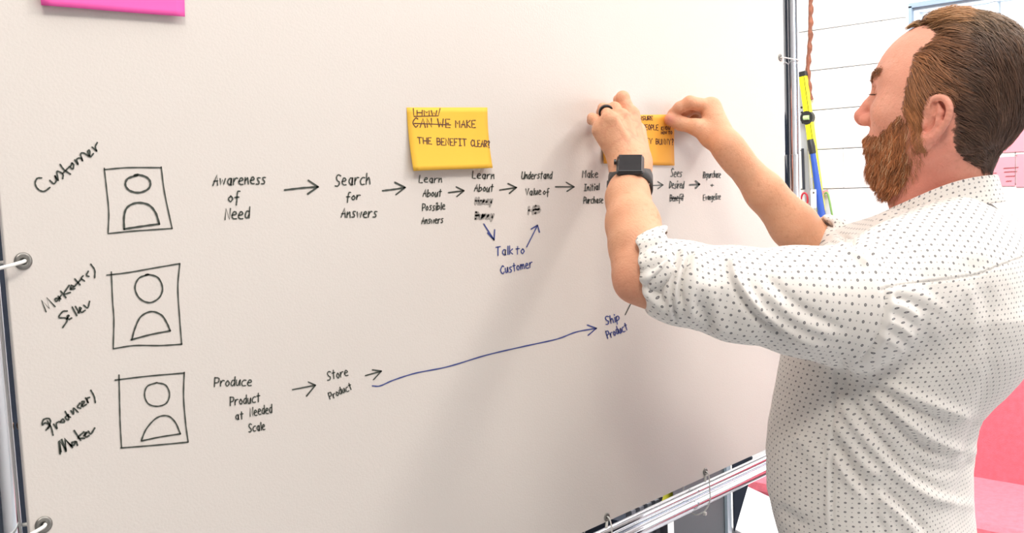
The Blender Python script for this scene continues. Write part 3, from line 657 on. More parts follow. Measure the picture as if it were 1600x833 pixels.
def f_head(q):
    s = q.copy(); s[:, 0] = np.sqrt(q[:, 0]**2+1e-6)              # symmetric
    d = ell(q, (0, -.017, .038), (.0765, .096, .0945))
    d = smin(d, ell(q, (0, .024, .015), (.062, .054, .085)), .03)
    d = smin(d, ell(q, (0, .031, -.042), (.047, .049, .052)), .03)
    d = smin(d, rc(s, (.012, .052, -.064), (.050, -.004, -.040), .020, .017), .025)
    d = smin(d, rc(s, (.050, -.004, -.040), (.066, -.012, .010), .014, .012), .03)
    d = smin(d, ell(s, (.042, .046, .008), (.024, .024, .020)), .02)               # cheek
    d = smin(d, rc(s, (.008, .061, .0560), (.044, .044, .058), .0135, .012), .014)  # brow ridge
    d = smax(d, -ell(s, (.034, .084, .038), (.019, .020, .0115)), .013)            # eye socket
    d = smin(d, ell(s, (.033, .0570, .039), (.0145, .0140, .0120)), .003)          # lidded eyeball
    d = smin(d, chain(q, [(0, .060, .054), (0, .0695, .042), (0, .088, .024), (0, .0985, .010)], [.0070, .0068, .0085, .0118], .008), .010)
    d = smin(d, ell(s, (.0125, .0885, .0035), (.0070, .0105, .0080)), .006)        # ala
    d = smin(d, ell(q, (0, .094, .0015), (.006, .010, .005)), .005)
    d = smax(d, -ell(s, (.0068, .0955, -.0035), (.0030, .0055, .0045)), .0015)     # nostril
    d = smin(d, ell(q, (0, .072, -.030), (.030, .018, .022)), .014)                # mouth
    d = smin(d, ell(q, (0, .0865, -.0255), (.020, .0065, .0045)), .004)
    d = smin(d, ell(q, (0, .0850, -.0385), (.018, .0070, .0055)), .004)
    d = smax(d, -rc(s, (0, .0955, -.032), (.024, .080, -.033), .0016, .0010), .002)
    d = smin(d, ell(q, (0, .062, -.068), (.026, .019, .019)), .016)                # chin
    # ears
    e = q.copy(); near = f_ear(q); far = q.copy(); far[:, 0] *= -1; fe = f_ear(far)
    d = smin(d, near, .003); d = smin(d, fe, .003)
    # neck
    d = smin(d, rc(q, (0, -.012, -.040), (0, -.008, -.200), .056, .046), .03)
    d = smin(d, rc(q, (0, .030, -.085), (0, .005, -.180), .034, .046), .03)
    d = smin(d, rc(s, (.052, -.030, -.035), (.022, .040, -.135), .013, .011), .012)
    return d
def f_headw(P): return f_head(w2h(P))
# ---- skeleton points
LW = onY(984, 262, -.068)
LEL = at(986, 447, 1.13); LSH = at(1400, 450, 1.19); RSH = np.array([1.52, -.34, 1.41])
def f_armL(P):
    d = chain(P, [at(985, 255, 1.255), at(985, 270, 1.245), at(981, 310, 1.215), at(989, 350, 1.185), at(996, 385, 1.16), at(995, 425, 1.14), LEL],
              [.0235, .0235, .0260, .0315, .0325, .0270, .0150], .012)
    d = smin(d, rc(P, at(994, 436, 1.13), at(1060, 440, 1.13), .022, .036), .018)
    d = smin(d, chain(P, [at(1030, 435, 1.135), at(1150, 458, 1.145), at(1280, 462, 1.17), LSH], [.036, .042, .050, .055], .02), .02)
    # hand: back of the hand
    wr = at(985, 255, 1.258)
    Mi, Mm, Mr, Mp = onY(985, 180, -.062), onY(969, 184, -.066), onY(952, 188, -.066), onY(941, 203, -.055)
    h = rc(P, wr+np.array([.004, -.004, 0]), Mi, .0185, .0125)
    for m, r in ((Mm, .0125), (Mr, .0120), (Mp, .0110)): h = smin(h, rc(P, wr, m, .0190, r), .010)
    h = smin(h, rc(P, Mp, wr+np.array([-.006, 0, .0]), .0115, .0175), .01)
    h = smin(h, rc(P, at(999, 250, 1.27), onY(994, 205, -.045), .0130, .0135), .012)
    for k_, m in enumerate((Mi, Mm, Mr, Mp)): h = smin(h, ell(P, m+np.array([0, -.0035, .001]), (.0088, .0088, .0088)), .004)
    for m in (Mi, Mm, Mr, Mp): h = smin(h, rc(P, wr+(m-wr)*.30+np.array([-.003, -.0135, .004]), m+np.array([-.001, -.0088, .0015]), .0030, .0030), .0045)     # tendons
    d = smin(d, h, .014)
    fg = [([Mi, onY(973, 153, -.049), onY(967, 156, -.027), onY(965, 164, -.011)], [.0100, .0082, .0072, .0062]),
          ([Mm, onY(960, 170, -.050), onY(953, 170, -.028), onY(951, 177, -.011)], [.0098, .0080, .0070, .0062]),
          ([Mr, onY(946, 172, -.042), onY(942, 169, -.024), onY(938, 175, -.010)], [.0088, .0073, .0066, .0058]),
          ([Mp, onY(929, 187, -.036), onY(925, 184, -.022), onY(923, 189, -.010)], [.0085, .0066, .0060, .0053])]
    for pts, rs in fg:
        e = chain(P, pts, rs, .003)
        e = smin(e, ell(P, pts[1], (rs[1]*1.12,)*3), .003); d = smin(d, e, .0032)
    th = chain(P, [at(998, 245, 1.275), onY(993, 212, -.038), onY(990, 194, -.020), onY(984, 186, -.011)], [.0140, .0115, .0098, .0080], .006)
    d = smin(d, th, .008)
    return d
def f_armR(P):
    d = chain(P, [at(1137, 229, 1.41), at(1150, 247, 1.412), at(1195, 300, 1.42), at(1240, 352, 1.43), at(1282, 395, 1.44), at(1300, 415, 1.445)],
              [.0200, .0215, .0275, .0335, .034, .028], .012)
    d = smin(d, rc(P, at(1300, 412, 1.445), RSH, .034, .05), .02)
    CM, Ii = onY(1113, 214, -.062), onY(1111, 168, -.050)
    wr = at(1137, 229, 1.41)
    h = rc(P, wr, CM, .0195, .0150); h = smin(h, rc(P, wr, Ii, .0190, .0135), .01)
    h = smin(h, rc(P, wr+np.array([.008, .008, 0]), onY(1118, 176, -.030), .0165, .0125), .01)
    h = smin(h, rc(P, wr+np.array([.012, .012, -.002]), onY(1125, 186, -.018), .0150, .0105), .01)
    h = smin(h, rc(P, CM, Ii, .0130, .0110), .014)
    d = smin(d, h, .012)
    th = chain(P, [CM, onY(1089, 199, -.044), onY(1064, 193, -.022), onY(1047, 187, -.0115)], [.0150, .0118, .0098, .0088], .006)
    th = smin(th, ell(P, onY(1056, 190, -.0150), (.0110, .0080, .0082)), .004)
    d = smin(d, th, .009)
    for pts, rs in (([Ii, onY(1078, 160, -.036), onY(1062, 168, -.022), onY(1050, 178, -.0095)], [.0115, .0094, .0082, .0070]),
                    ([onY(1116, 176, -.038), onY(1086, 167, -.026), onY(1070, 177, -.016), onY(1060, 184, -.009)], [.0112, .0092, .0080, .0068]),
                    ([onY(1122, 183, -.026), onY(1094, 174, -.018), onY(1080, 184, -.012), onY(1076, 191, -.009)], [.0105, .0086, .0076, .0064]),
                    ([onY(1128, 192, -.016), onY(1102, 183, -.011), onY(1091, 190, -.010), onY(1088, 196, -.009)], [.0095, .0076, .0068, .0060])):
        d = smin(d, chain(P, pts, rs, .004), .0045)
    return d
def f_core(P):
    d = rc(P, h2w((0, -.008, -.15))[0], np.array([1.33, -.34, 1.30]), .050, .080)
    d = smin(d, rc(P, h2w((0, -.01, -.20))[0], LSH, .046, .050), .03)
    return smin(d, rc(P, h2w((0, -.01, -.20))[0], RSH, .046, .050), .03)
def boxed(f, P, lo, hi, m=.03):
    lo = np.array(lo); hi = np.array(hi); e = np.maximum(np.maximum(lo-P, P-hi), 0); dd = np.linalg.norm(e, axis=1)
    out = dd+m; k = dd < .0005
    if k.any(): out[k] = f(P[k])
    return out
def f_body(P):
    d = boxed(f_headw, P, HC-np.array([.15, .17, .22]), HC+np.array([.15, .17, .18]))
    d = smin(d, boxed(f_armL, P, (.84, -.42, 1.28), (1.30, .01, 1.68)), .02)
    d = smin(d, boxed(f_armR, P, (1.10, -.42, 1.25), (1.62, .01, 1.68)), .02)
    return smin(d, boxed(f_core, P, (1.05, -.50, 1.18), (1.62, -.20, 1.55)), .03)
def skin_col(V, base=(.75, .39, .24)):
    c = np.tile(np.array(base), (len(V), 1)); q = w2h(V)
    n1 = vnoise(V, 38, 1)[:, None]; n2 = vnoise(V, 120, 2)[:, None]; n3 = vnoise(V, 330, 3)[:, None]
    c *= 1+.05*n1*np.array([.4, 1, 1.2])+.05*n2*np.array([.4, 1, 1.2])
    def red(center, rad, amt, loc=q):
        w = np.exp(-(np.linalg.norm(loc-np.array(center), axis=1)/rad)**2)[:, None]*amt
        return c*(1-w)+w*np.array([.58, .17, .125])
    c = red((0, .098, .010), .024, .55); c = red(sag(1478, 172, .088), .018, .32); c = red(sag(1462, 212, .084), .018, .25); c = red((.03, .02, -.10), .06, .45)
    c = red((.065, -.02, -.055), .05, .35)
    c = red(LEL, .035, .40, V)
    vn = np.clip(1-np.abs(vnoise(V*np.array([1, 1, .6]), 95, 21))*5, 0, 1)*np.exp(-(np.linalg.norm(V-onY(972, 200, -.07), axis=1)/.045)**2); c = c*(1-.20*vn[:, None]*np.array([.5, 1, .9]))
    hd = (np.linalg.norm(q, axis=1) < .2)[:, None]; c = np.where(hd, c*np.array([1.14, 1.05, 1.22]), c); c = red(onY(1047, 187, -.012), .012, .45, V); c = red(onY(975, 175, -.06), .022, .18, V); c = red(onY(1056, 165, -.03), .02, .25, V)
    arm = (q[:, 2] < -.02) & (V[:, 1] > -.30) & (np.linalg.norm(q, axis=1) > .14)
    fr = np.clip((n3[:, 0]-.22)*2.2, 0, 1)*np.where(arm, .27, .20)*np.clip(.6+n1[:, 0], 0, 1)
    c = c*(1-fr[:, None])+fr[:, None]*np.array([.46, .19, .10])
    return c
def attr_mat(name, rough, sss=0, bump=0, bscale=400, spec=.5, sheen=0):
    m = mat(name, (.8, .8, .8), rough, sss=sss, bump=bump, bscale=bscale, spec=spec); nt = m.node_tree
    a = nt.nodes.new('ShaderNodeAttribute'); a.attribute_name = 'col'; nt.links.new(a.outputs['Color'], nt.nodes['Principled BSDF'].inputs['Base Color'])
    return m
M['skin'] = attr_mat('skin', .52, sss=.12, bump=.35, bscale=420, spec=.35)
M['hair'] = attr_mat('hair', .45, spec=.35)
# ---- scalp, beard and brow regions (outlines over the near side, mirrored)
def inpoly(x, y, poly):
    r = np.zeros(len(x), bool); n = len(poly)
    for i in range(n):
        (x0, y0), (x1, y1) = poly[i], poly[(i+1) % n]
        c = ((y0 > y) != (y1 > y)) & (x < (x1-x0)*(y-y0)/((y1-y0) or 1e-9)+x0); r ^= c
    return r
SCALP = [(1424, 36), (1400, 0), (1480, -40), (1760, -40), (1760, 300), (1580, 262), (1552, 268), (1520, 258), (1497, 240), (1488, 222), (1492, 190), (1492, 165), (1480, 149), (1462, 146), (1450, 155), (1446, 172), (1432, 186), (1412, 180), (1410, 160), (1414, 140), (1421, 118), (1424, 96), (1434, 78), (1452, 66), (1462, 52), (1448, 42)]
BEARD = [(1412, 178), (1432, 186), (1436, 205), (1430, 232), (1426, 258), (1414, 284), (1392, 306), (1376, 306), (1340, 288), (1330, 198), (1352, 199), (1358, 214), (1372, 214), (1388, 196), (1402, 184)]
def region(q, poly):
    s = q.copy(); s[:, 0] = np.abs(s[:, 0]); X, Y, _ = zip(*[(0, 0, 0)]) if False else (None, None, None)
    P = h2w(s); Q = P-AO; z = Q@AF; x = 800+FPX*(Q@AR)/z; y = 416.5-FPX*(Q@AU)/z
    x = x+3.5*vnoise(q, 420, 71)+2*vnoise(q, 150, 72); y = y+3.5*vnoise(q, 420, 73)
    return inpoly(x, y, poly)
import time; _t = time.time()
BV, BF = nets(f_body, (.84, -.56, 1.17), (1.63, .002, 1.80), .0021)
# finer cells over the hands, the face and the near ear; the coarse faces there are dropped
def hb(qs, m): P = np.concatenate([h2w(a) for a in qs]); return P.min(0)-m, P.max(0)+m
fine = [((.965, -.150, 1.515), (1.215, .002, 1.665), .00115, lambda P: smin(boxed(f_armL, P, (.84, -.42, 1.28), (1.30, .01, 1.68)), boxed(f_armR, P, (1.10, -.42, 1.25), (1.62, .01, 1.68)), .001)),
        ((1.213, -.130, 1.515), (1.36, .002, 1.665), .00115, lambda P: f_armR(P)),
        (*hb([sag(1436, 230, .07), sag(1484, 150, .095), (.098, -.02, 0)], .004), .0008, f_headw),
        (*hb([(-.05, .03, -.035), (.05, .11, .075)], .002), .0011, f_headw)]
cen = BV[BF].mean(1)
for lo_, hi_, h_, fn in fine:
    lo_ = np.array(lo_); hi_ = np.array(hi_)
    drop = ((cen > lo_+.004) & (cen < hi_-.004)).all(1); BF = BF[~drop]; cen = cen[~drop]
    v2, f2 = nets(fn, lo_, hi_, h_); k2 = ((v2 > lo_-.0005) & (v2 < hi_+.0005)).all(1)[f2].all(1); f2 = f2[k2]
    BF = np.concatenate([BF, f2+len(BV)]); cen = np.concatenate([cen, np.full((len(f2), 3), 99.)]); BV = np.concatenate([BV, v2])
us, inv = np.unique(BF, return_inverse=True); BV = BV[us]; BF = inv.reshape(BF.shape)
q = w2h(BV); col = skin_col(BV)
isS = region(q, SCALP) & (q[:, 2] > -.09) & (np.linalg.norm(q, axis=1) < .19) & ~((f_ear(np.stack([np.abs(q[:, 0]), q[:, 1], q[:, 2]], 1)) < .003))
isB = region(q, BEARD) & (q[:, 1] > -.03) & (q[:, 2] > -.14) & (q[:, 2] < .01) & (np.linalg.norm(q, axis=1) < .16) & ~((f_ear(np.stack([np.abs(q[:, 0]), q[:, 1], q[:, 2]], 1)) < .004))
lip = (np.abs(q[:, 0]) < .020) & (q[:, 1] > .083) & (q[:, 2] < -.021) & (q[:, 2] > -.044); isB &= ~lip
col[lip] = np.array([.55, .22, .18])
nl = np.exp(-(np.linalg.norm(BV-onY(1044, 187, -.016), axis=1)/.0075)**2)[:, None]; col = col*(1-.55*nl)+.55*nl*np.array([.46, .16, .17])
col[isS] = col[isS]*.25+.75*np.array([.10, .050, .028]); col[isB] = col[isB]*.45+.55*np.array([.33, .12, .055])
man = qmesh('person', BV, BF, M['skin'], None, col=col)
tag(man, 'ginger bearded man in a dotted white shirt pressing the orange note onto the board', 'person')
print('body', len(BV), time.time()-_t)
# finger nail of the right thumb
tn = onY(1046, 186, -.0115)
M['nail'] = mat('nail', (.62, .30, .24), .3, coat=.3)
# ---- hair strands
def strands(roots, nrm, step, nseg, dirf, offf, w, colf, clump=0, seed=1, droop=0, curl=0):
    rng = np.random.RandomState(seed); n = len(roots); P = roots.copy(); path = [P.copy()]; nn = [nrm.copy()]
    ph = rng.rand(n)*6.28; rv = rng.randn(n, 3)*.16; L = step
    for k in range(nseg):
        g = grad(f_head, P); d = dirf(P, roots)+rv
        if curl: d = d+curl*np.stack([np.sin(ph+k*1.1), np.cos(ph*1.7+k*1.3), np.sin(ph*2.3+k)], 1)
        d = d-g*(d*g).sum(1)[:, None]; d /= np.linalg.norm(d, axis=1)[:, None]+1e-9
        P = P+d*L[:, None]; cur = f_head(P); tgt = offf(k+1, roots); P = P+g*((tgt-cur)*.75)[:, None]
        path.append(P.copy()); nn.append(g)
    path = np.stack(path, 1); nn = np.stack(nn, 1)
    if clump:
        m = max(4, n//clump); ci = rng.choice(n, m, replace=False); R0 = roots[ci]
        best = np.zeros(n, int); bd = np.full(n, 9.)
        for j in range(m):
            dd = ((roots-R0[j])**2).sum(1); k2 = dd < bd; bd[k2] = dd[k2]; best[k2] = j
        gp = path[ci][best]; t = np.linspace(0, 1, nseg+1)[None, :, None]**1.3
        path = path*(1-.45*t)+(gp)*(.45*t)+0*t
    return path, nn
def strand_mesh(name, path, nn, w, cols, m, parent, label=None):
    n, k, _ = path.shape; T = np.gradient(path, axis=1); T /= np.linalg.norm(T, axis=2)[..., None]+1e-9
    S = np.cross(T, nn); S /= np.linalg.norm(S, axis=2)[..., None]+1e-9
    tp = np.concatenate([np.linspace(1, .85, k-2), [.6, .12]])[None, :, None]
    w = np.asarray(w).reshape(-1, 1, 1)
    A = path+S*w*tp/2; Bq = path-S*w*tp/2; rid = path+nn*w*.35*tp
    V = np.stack([A, rid, Bq], 2).reshape(-1, 3); idx = np.arange(n*k).reshape(n, k)
    a = idx[:, :-1].ravel(); b = idx[:, 1:].ravel()
    F = np.concatenate([np.stack([a*3, a*3+1, b*3+1, b*3], 1), np.stack([a*3+1, a*3+2, b*3+2, b*3+1], 1)])
    C = np.repeat(cols, k*3, axis=0); sh = np.tile(np.repeat(np.linspace(.8, 1.15, k), 3), n)[:, None]
    o = qmesh(name, h2w(V), F, m, parent, smooth=True, col=np.clip(C*sh, 0, 1))
    if label: o['label'] = label
    return o
def smoothstep(x, a, b): t = np.clip((x-a)/(b-a), 0, 1); return t*t*(3-2*t)
rng = np.random.RandomState(3)
# roots are drawn from the body's own surface
def pick(mask, n, seed):
    r = np.random.RandomState(seed); ix = np.where(mask)[0]; ix = ix[r.randint(0, len(ix), n)]
    P = q[ix]+r.randn(n, 3)*.0006; g = grad(f_head, P); P = P-g*f_head(P)[:, None]; return P, g
def hair_dir(P, R0):
    z = R0[:, 2]; f = R0[:, 1]; s = R0[:, 0]; sg = np.sign(s+1e-6)
    top = smoothstep(P[:, 2], .070, .115); back = smoothstep(-P[:, 1], .045, .105); sb = smoothstep(f, -.02, .012)*(1-smoothstep(z, .055, .085))
    side = np.stack([0*z, -.90+0*z, -.46+0*z], 1); d_top = np.stack([.12*sg, -1+0*z, .0*z], 1); d_back = np.stack([-.05*sg, -.35+0*z, -1+0*z], 1); d_sb = np.stack([0*z, -.42+0*z, -.95+0*z], 1)
    d = side*(1-sb[:, None])+d_sb*sb[:, None]; d = d*(1-back[:, None])+d_back*back[:, None]; d = d*(1-top[:, None])+d_top*top[:, None]
    return d+(.20+.35*top[:, None])*np.stack([vnoise(P, 45, 5), vnoise(P, 45, 6), vnoise(P, 45, 7)], 1)
def thick(R0):
    z = R0[:, 2]; f = R0[:, 1]
    t = .004+.007*smoothstep(z, .03, .12)+.006*smoothstep(-f, .02, .08)*smoothstep(z, -.05, -.0)
    return t*(1-.55*smoothstep(f, .0, .03)*(1-smoothstep(z, .08, .11)))*smoothstep(z, -.095, -.05)
ns = 24000
R0, g0 = pick(isS, ns, 11); lay = rng.rand(ns)**.8
def hoff(k, R): return thick(R)*lay*np.minimum(1, k/2.2)*(1-.25*(k/7.0)**2)
ln = .0065*(.75+.5*rng.rand(ns))*(1-.72*smoothstep(-R0[:, 2], -.02, .05))*(1-.35*smoothstep(R0[:, 1], -.02, .02)*(1-smoothstep(R0[:, 2], .07, .1)))
path, nn = strands(R0, g0, ln, 7, hair_dir, hoff, 0, None, clump=34, seed=4)
gin = np.array([.42, .175, .070]); brn = np.array([.115, .062, .040]); blo = np.array([.40, .24, .11])
tz = smoothstep(R0[:, 1], -.045, .025)[:, None]; tt = smoothstep(R0[:, 2], .09, .13)[:, None]
hc = brn*(1-tz)+gin*tz; hc = hc*(1-.55*tt)+blo*.75*.55*tt
hc = hc*(.60+.85*rng.rand(ns)[:, None]**1.5)*(1+.25*vnoise(R0, 90, 8)[:, None])
EARPOLY = [(1433, 232), (1443, 196), (1450, 168), (1458, 152), (1474, 147), (1490, 162), (1490, 180), (1476, 208), (1458, 226)]
def clear_ear(path):
    n, k, _ = path.shape; P = path.reshape(-1, 3).copy(); P[:, 0] = np.abs(P[:, 0]); x, y, _z = topx(h2w(P)); return ~inpoly(x, y, EARPOLY).reshape(n, k)[:, 1:].any(1)
ke = clear_ear(path); path, nn, hc = path[ke], nn[ke], hc[ke]; wd_ = (.0005+.0004*rng.rand(ns))[ke]
hair = strand_mesh('hair', path, nn, wd_, hc, M['hair'], man, 'short ginger brown hair combed back')
# quiff over the forehead
nq = 1500
fr = isS & (q[:, 2] > .112) & (q[:, 1] > -.02)
R1, g1 = pick(fr, nq, 21); lay1 = rng.rand(nq)
path, nn = strands(R1, g1, .0055*(.8+.4*rng.rand(nq)), 7, lambda P, R: np.stack([.3+.5*vnoise(R, 60, 3), (R[:, 1]*18+.0)*.9, 0*P[:, 0]], 1)*1.0+np.array([0, -.75, 0]), lambda k, R: (.003+.011*lay1)*math.sin(min(k/5, 1)*1.57), 0, None, clump=22, seed=9)
hq = (gin*.5+blo*.5)*(.7+.6*rng.rand(nq)[:, None])
strand_mesh('fringe', path, nn, .0007+.0004*rng.rand(nq), hq, M['hair'], man, 'lighter tousled fringe')
# short tuft reaching forward over the hairline
nt_ = 520; Rt, gt = pick(isS & (q[:, 2] > .116) & (q[:, 1] > .012), nt_, 61); lt_ = rng.rand(nt_)
path, nn = strands(Rt, gt, (.0030*(.6+.7*rng.rand(nt_))), 6, lambda P, R: np.stack([1.1*vnoise(R, 70, 4), .8+0*R[:, 0], 0*R[:, 0]], 1), lambda k, R: (.002+.006*lt_)*math.sin(min(k/4, 1)*1.57), 0, None, clump=16, seed=19)
strand_mesh('fringe', path, nn, .0006+.0003*rng.rand(nt_), (gin*.35+blo*.6)*(.6+.7*rng.rand(nt_)[:, None]), M['hair'], man, 'small tuft reaching over the forehead')
# beard
nbr = 11000
R2, g2 = pick(isB & (rng.rand(len(q)) < .12+.88*smoothstep(q[:, 1], .018, .042)), nbr, 31); lay2 = rng.rand(nbr)
fz = smoothstep(R2[:, 1], .0, .05)
must = (R2[:, 2] > -.032) & (R2[:, 1] > .06)
tb_ = (.0025+.0125*fz*smoothstep(-R2[:, 2], .01, .06))*np.where(must, .9, 1)+np.where(must, .004, 0)
def bdir(P, R): return np.stack([.1*np.sign(R[:, 0]), .25-.45*(R[:, 2] > -.03)*0-0*R[:, 0], -1+0*R[:, 0]], 1)
lb = np.where(must, .0024, (.0022+.0018*fz)*(1-.55*smoothstep(-R2[:, 2], .055, .085)))*(.7+.6*rng.rand(nbr))
path, nn = strands(R2, g2, lb, 6, bdir, lambda k, R: tb_*lay2*(k/6.0)**.7, 0, None, clump=12, seed=14, curl=.42)
bc = (np.array([.43, .165, .065])*(1-.45*vnoise(R2, 70, 9)[:, None]*.6))*(.55+.95*rng.rand(nbr)[:, None]**1.4)
lite = rng.rand(nbr) < .10; bc[lite] = np.array([.68, .42, .24])
strand_mesh('beard', path, nn, .00062+.0004*rng.rand(nbr), bc, M['hair'], man, 'full ginger beard')
JAW = [(1405, 186), (1438, 190), (1440, 212), (1446, 236), (1436, 262), (1420, 292), (1396, 316), (1385, 322), (1390, 290), (1408, 240)]
isJ = region(q, JAW) & (np.linalg.norm(q, axis=1) < .17) & ~isS; R3, g3 = pick(isJ, 1500, 51)
path, nn = strands(R3, g3, .0016*(.7+.6*rng.rand(1500)), 5, lambda P, R: np.stack([0*R[:, 0], -.12+0*R[:, 0], -1+0*R[:, 0]], 1), lambda k, R: .0009*k*rng.rand(), 0, None, seed=15, curl=.3)
strand_mesh('stubble', path, nn, np.full(1500, .0004), np.tile([.50, .22, .10], (1500, 1))*(.6+.7*rng.rand(1500)[:, None]), M['hair'], man, 'sparse ginger stubble')
# eyebrows and lashes
for sgn in (1, -1):
    n_ = 300; r = np.random.RandomState(40+sgn); u = r.rand(n_)
    c = np.stack([sgn*(.010+.036*u), .074-.022*u**1.6, .0585+.004*np.sin(u*2.6)+.0035*r.randn(n_)*.8], 1)
    for _ in range(4): c = c-grad(f_head, c)*f_head(c)[:, None]
    path, nn = strands(c, grad(f_head, c), .0022*(.8+.4*r.rand(n_)), 4, lambda P, R: np.stack([sgn+0*P[:, 0], -.2+0*P[:, 0], .25+0*P[:, 0]], 1), lambda k, R: .0012*k*r.rand(len(R)), 0, None, seed=5)
    strand_mesh('eyebrow', path, nn, .0006+.0003*r.rand(n_), np.tile([.42, .19, .09], (n_, 1))*(.6+.8*r.rand(n_)[:, None]), M['hair'], man)
    m_ = 40; u = np.linspace(0, 1, m_); c = np.stack([sgn*(.024+.020*u),   .0715-.010*u**2, .0360+0*u], 1)
    pth = np.stack([c+np.array([sgn*.0010, .0036, -.0006])*k+np.array([0, 0, .0003])*k*k for k in range(4)], 1)
    strand_mesh('eyelashes', pth, np.tile([0, 0, 1.], (m_, 4, 1)), np.full(m_, .0006), np.tile([.10, .05, .03], (m_, 1)), M['hair'], man)
print('hair', time.time()-_t)
# ---------------------------------------------------------------- shirt
def azp(x, y): d = ray(x, y); return math.atan2(d[0], d[1])
ROWS = [  # pixel row, left and right outline, centre X, half width along X
    (850, 1240, 1526, 1.275, .168), (790, 1220, 1523, 1.278, .172), (745, 1208, 1523, 1.280, .175), (689, 1207, 1528, 1.284, .175), (650, 1211, 1535, 1.288, .175), (614, 1218, 1555, 1.293, .176),
    (545, 1227, 1592, 1.302, .178), (480, 1246, 1612, 1.312, .180), (430, 1270, 1614, 1.320, .178), (395, 1300, 1606, 1.326, .168)]
TZ = []
for y, xl_, xr_, cx, a in ROWS:
    a0, a1 = azp(xl_, y), azp(xr_, y); am = (a0+a1)/2; r = cx/math.sin(am); cy = r*math.cos(am)-CD
    hw = r*math.sin((a1-a0)/2); b2 = max((hw**2-(a*math.cos(am))**2), .09**2*math.sin(am)**2)/math.sin(am)**2
    mid = (xl_+xr_)/2; d = ray(mid, y); z = CH+d[2]/math.hypot(d[0], d[1])*r
    TZ.append((z, cx, cy, a, math.sqrt(b2)))
TZ.sort(); TZ = np.array(TZ); print(np.round(TZ, 3))
TZ[:, 4] = np.convolve(np.pad(TZ[:, 4], 1, 'edge'), [.25, .5, .25], 'valid')
def tsec(z): return [np.interp(z, TZ[:, 0], TZ[:, i]) for i in (1, 2, 3, 4)]
NB = h2w((0, -.012, -.150))[0]
SLV = [at(1012, 428, 1.13), at(1060, 442, 1.13), at(1150, 460, 1.14), at(1250, 471, 1.155), at(1330, 478, 1.17), at(1400, 462, 1.19)]
SLR = [.0400, .0455, .0520, .0620, .0720, .0700]
SRV = [at(1283, 393, 1.44), at(1340, 405, 1.45), RSH+np.array([0, .0, -.01])]; SRR = [.040, .050, .062]
def f_torso(P):
    z = P[:, 2]; cx, cy, a, b = tsec(z); X = (P[:, 0]-cx)/a; Y = (P[:, 1]-cy)/b; p = 2.25
    k = (np.abs(X)**p+np.abs(Y)**p)**(1/p); d = (k-1)*np.minimum(a, b)
    return smax(d, z-TZ[-1, 0]-.01, .05)
TOPZ = TZ[-1, 0]
def f_shirt(P):
    d = f_torso(P)
    sh = rc(P, NB+np.array([.0, .0, -.035]), at(1408, 418, 1.20), .074, .060); sh = smin(sh, rc(P, NB+np.array([0, 0, -.035]), RSH, .074, .062), .02)
    sh = smin(sh, rc(P, NB+np.array([0, 0, -.03]), np.array([1.33, -.36, 1.32]), .070, .12), .03)
    sh = smin(sh, ell(P, at(1500, 440, 1.24), (.085, .050, .10)), .05)              # shoulder blade
    sh = smin(sh, ell(P, (1.32, -.25, 1.34), (.13, .075, .08)), .05)
    sh = smin(sh, rc(P, at(1398, 362, 1.30), at(1318, 393, 1.40), .030, .031), .02)
    d = smin(d, sh, .05)
    sl = chain(P, SLV, SLR, .02); ax = N3(SLV[1]-SLV[0]); cut = -(P-(at(1003, 425, 1.13)))@N3(ax+np.array([0, 0, .35])); sl = smax(sl, cut, .004)
    sr = chain(P, SRV, SRR, .02); ax = N3(SRV[1]-SRV[0]); cut = -(P-at(1281, 374, 1.43))@ax; sr = smax(sr, cut, .004)
    d = smin(d, sl, .022); d = smin(d, sr, .022)
    nk = w2h(P); d = smax(d, -rc(nk, (0, -.008, -.115), (0, -.008, .0), .054, .056), .006)
    return d
SV, SF = nets(f_shirt, (.88, -.60, TZ[0, 0]+.004), (1.66, .0, 1.56), .0022)
SN = grad(f_shirt, SV, .002)
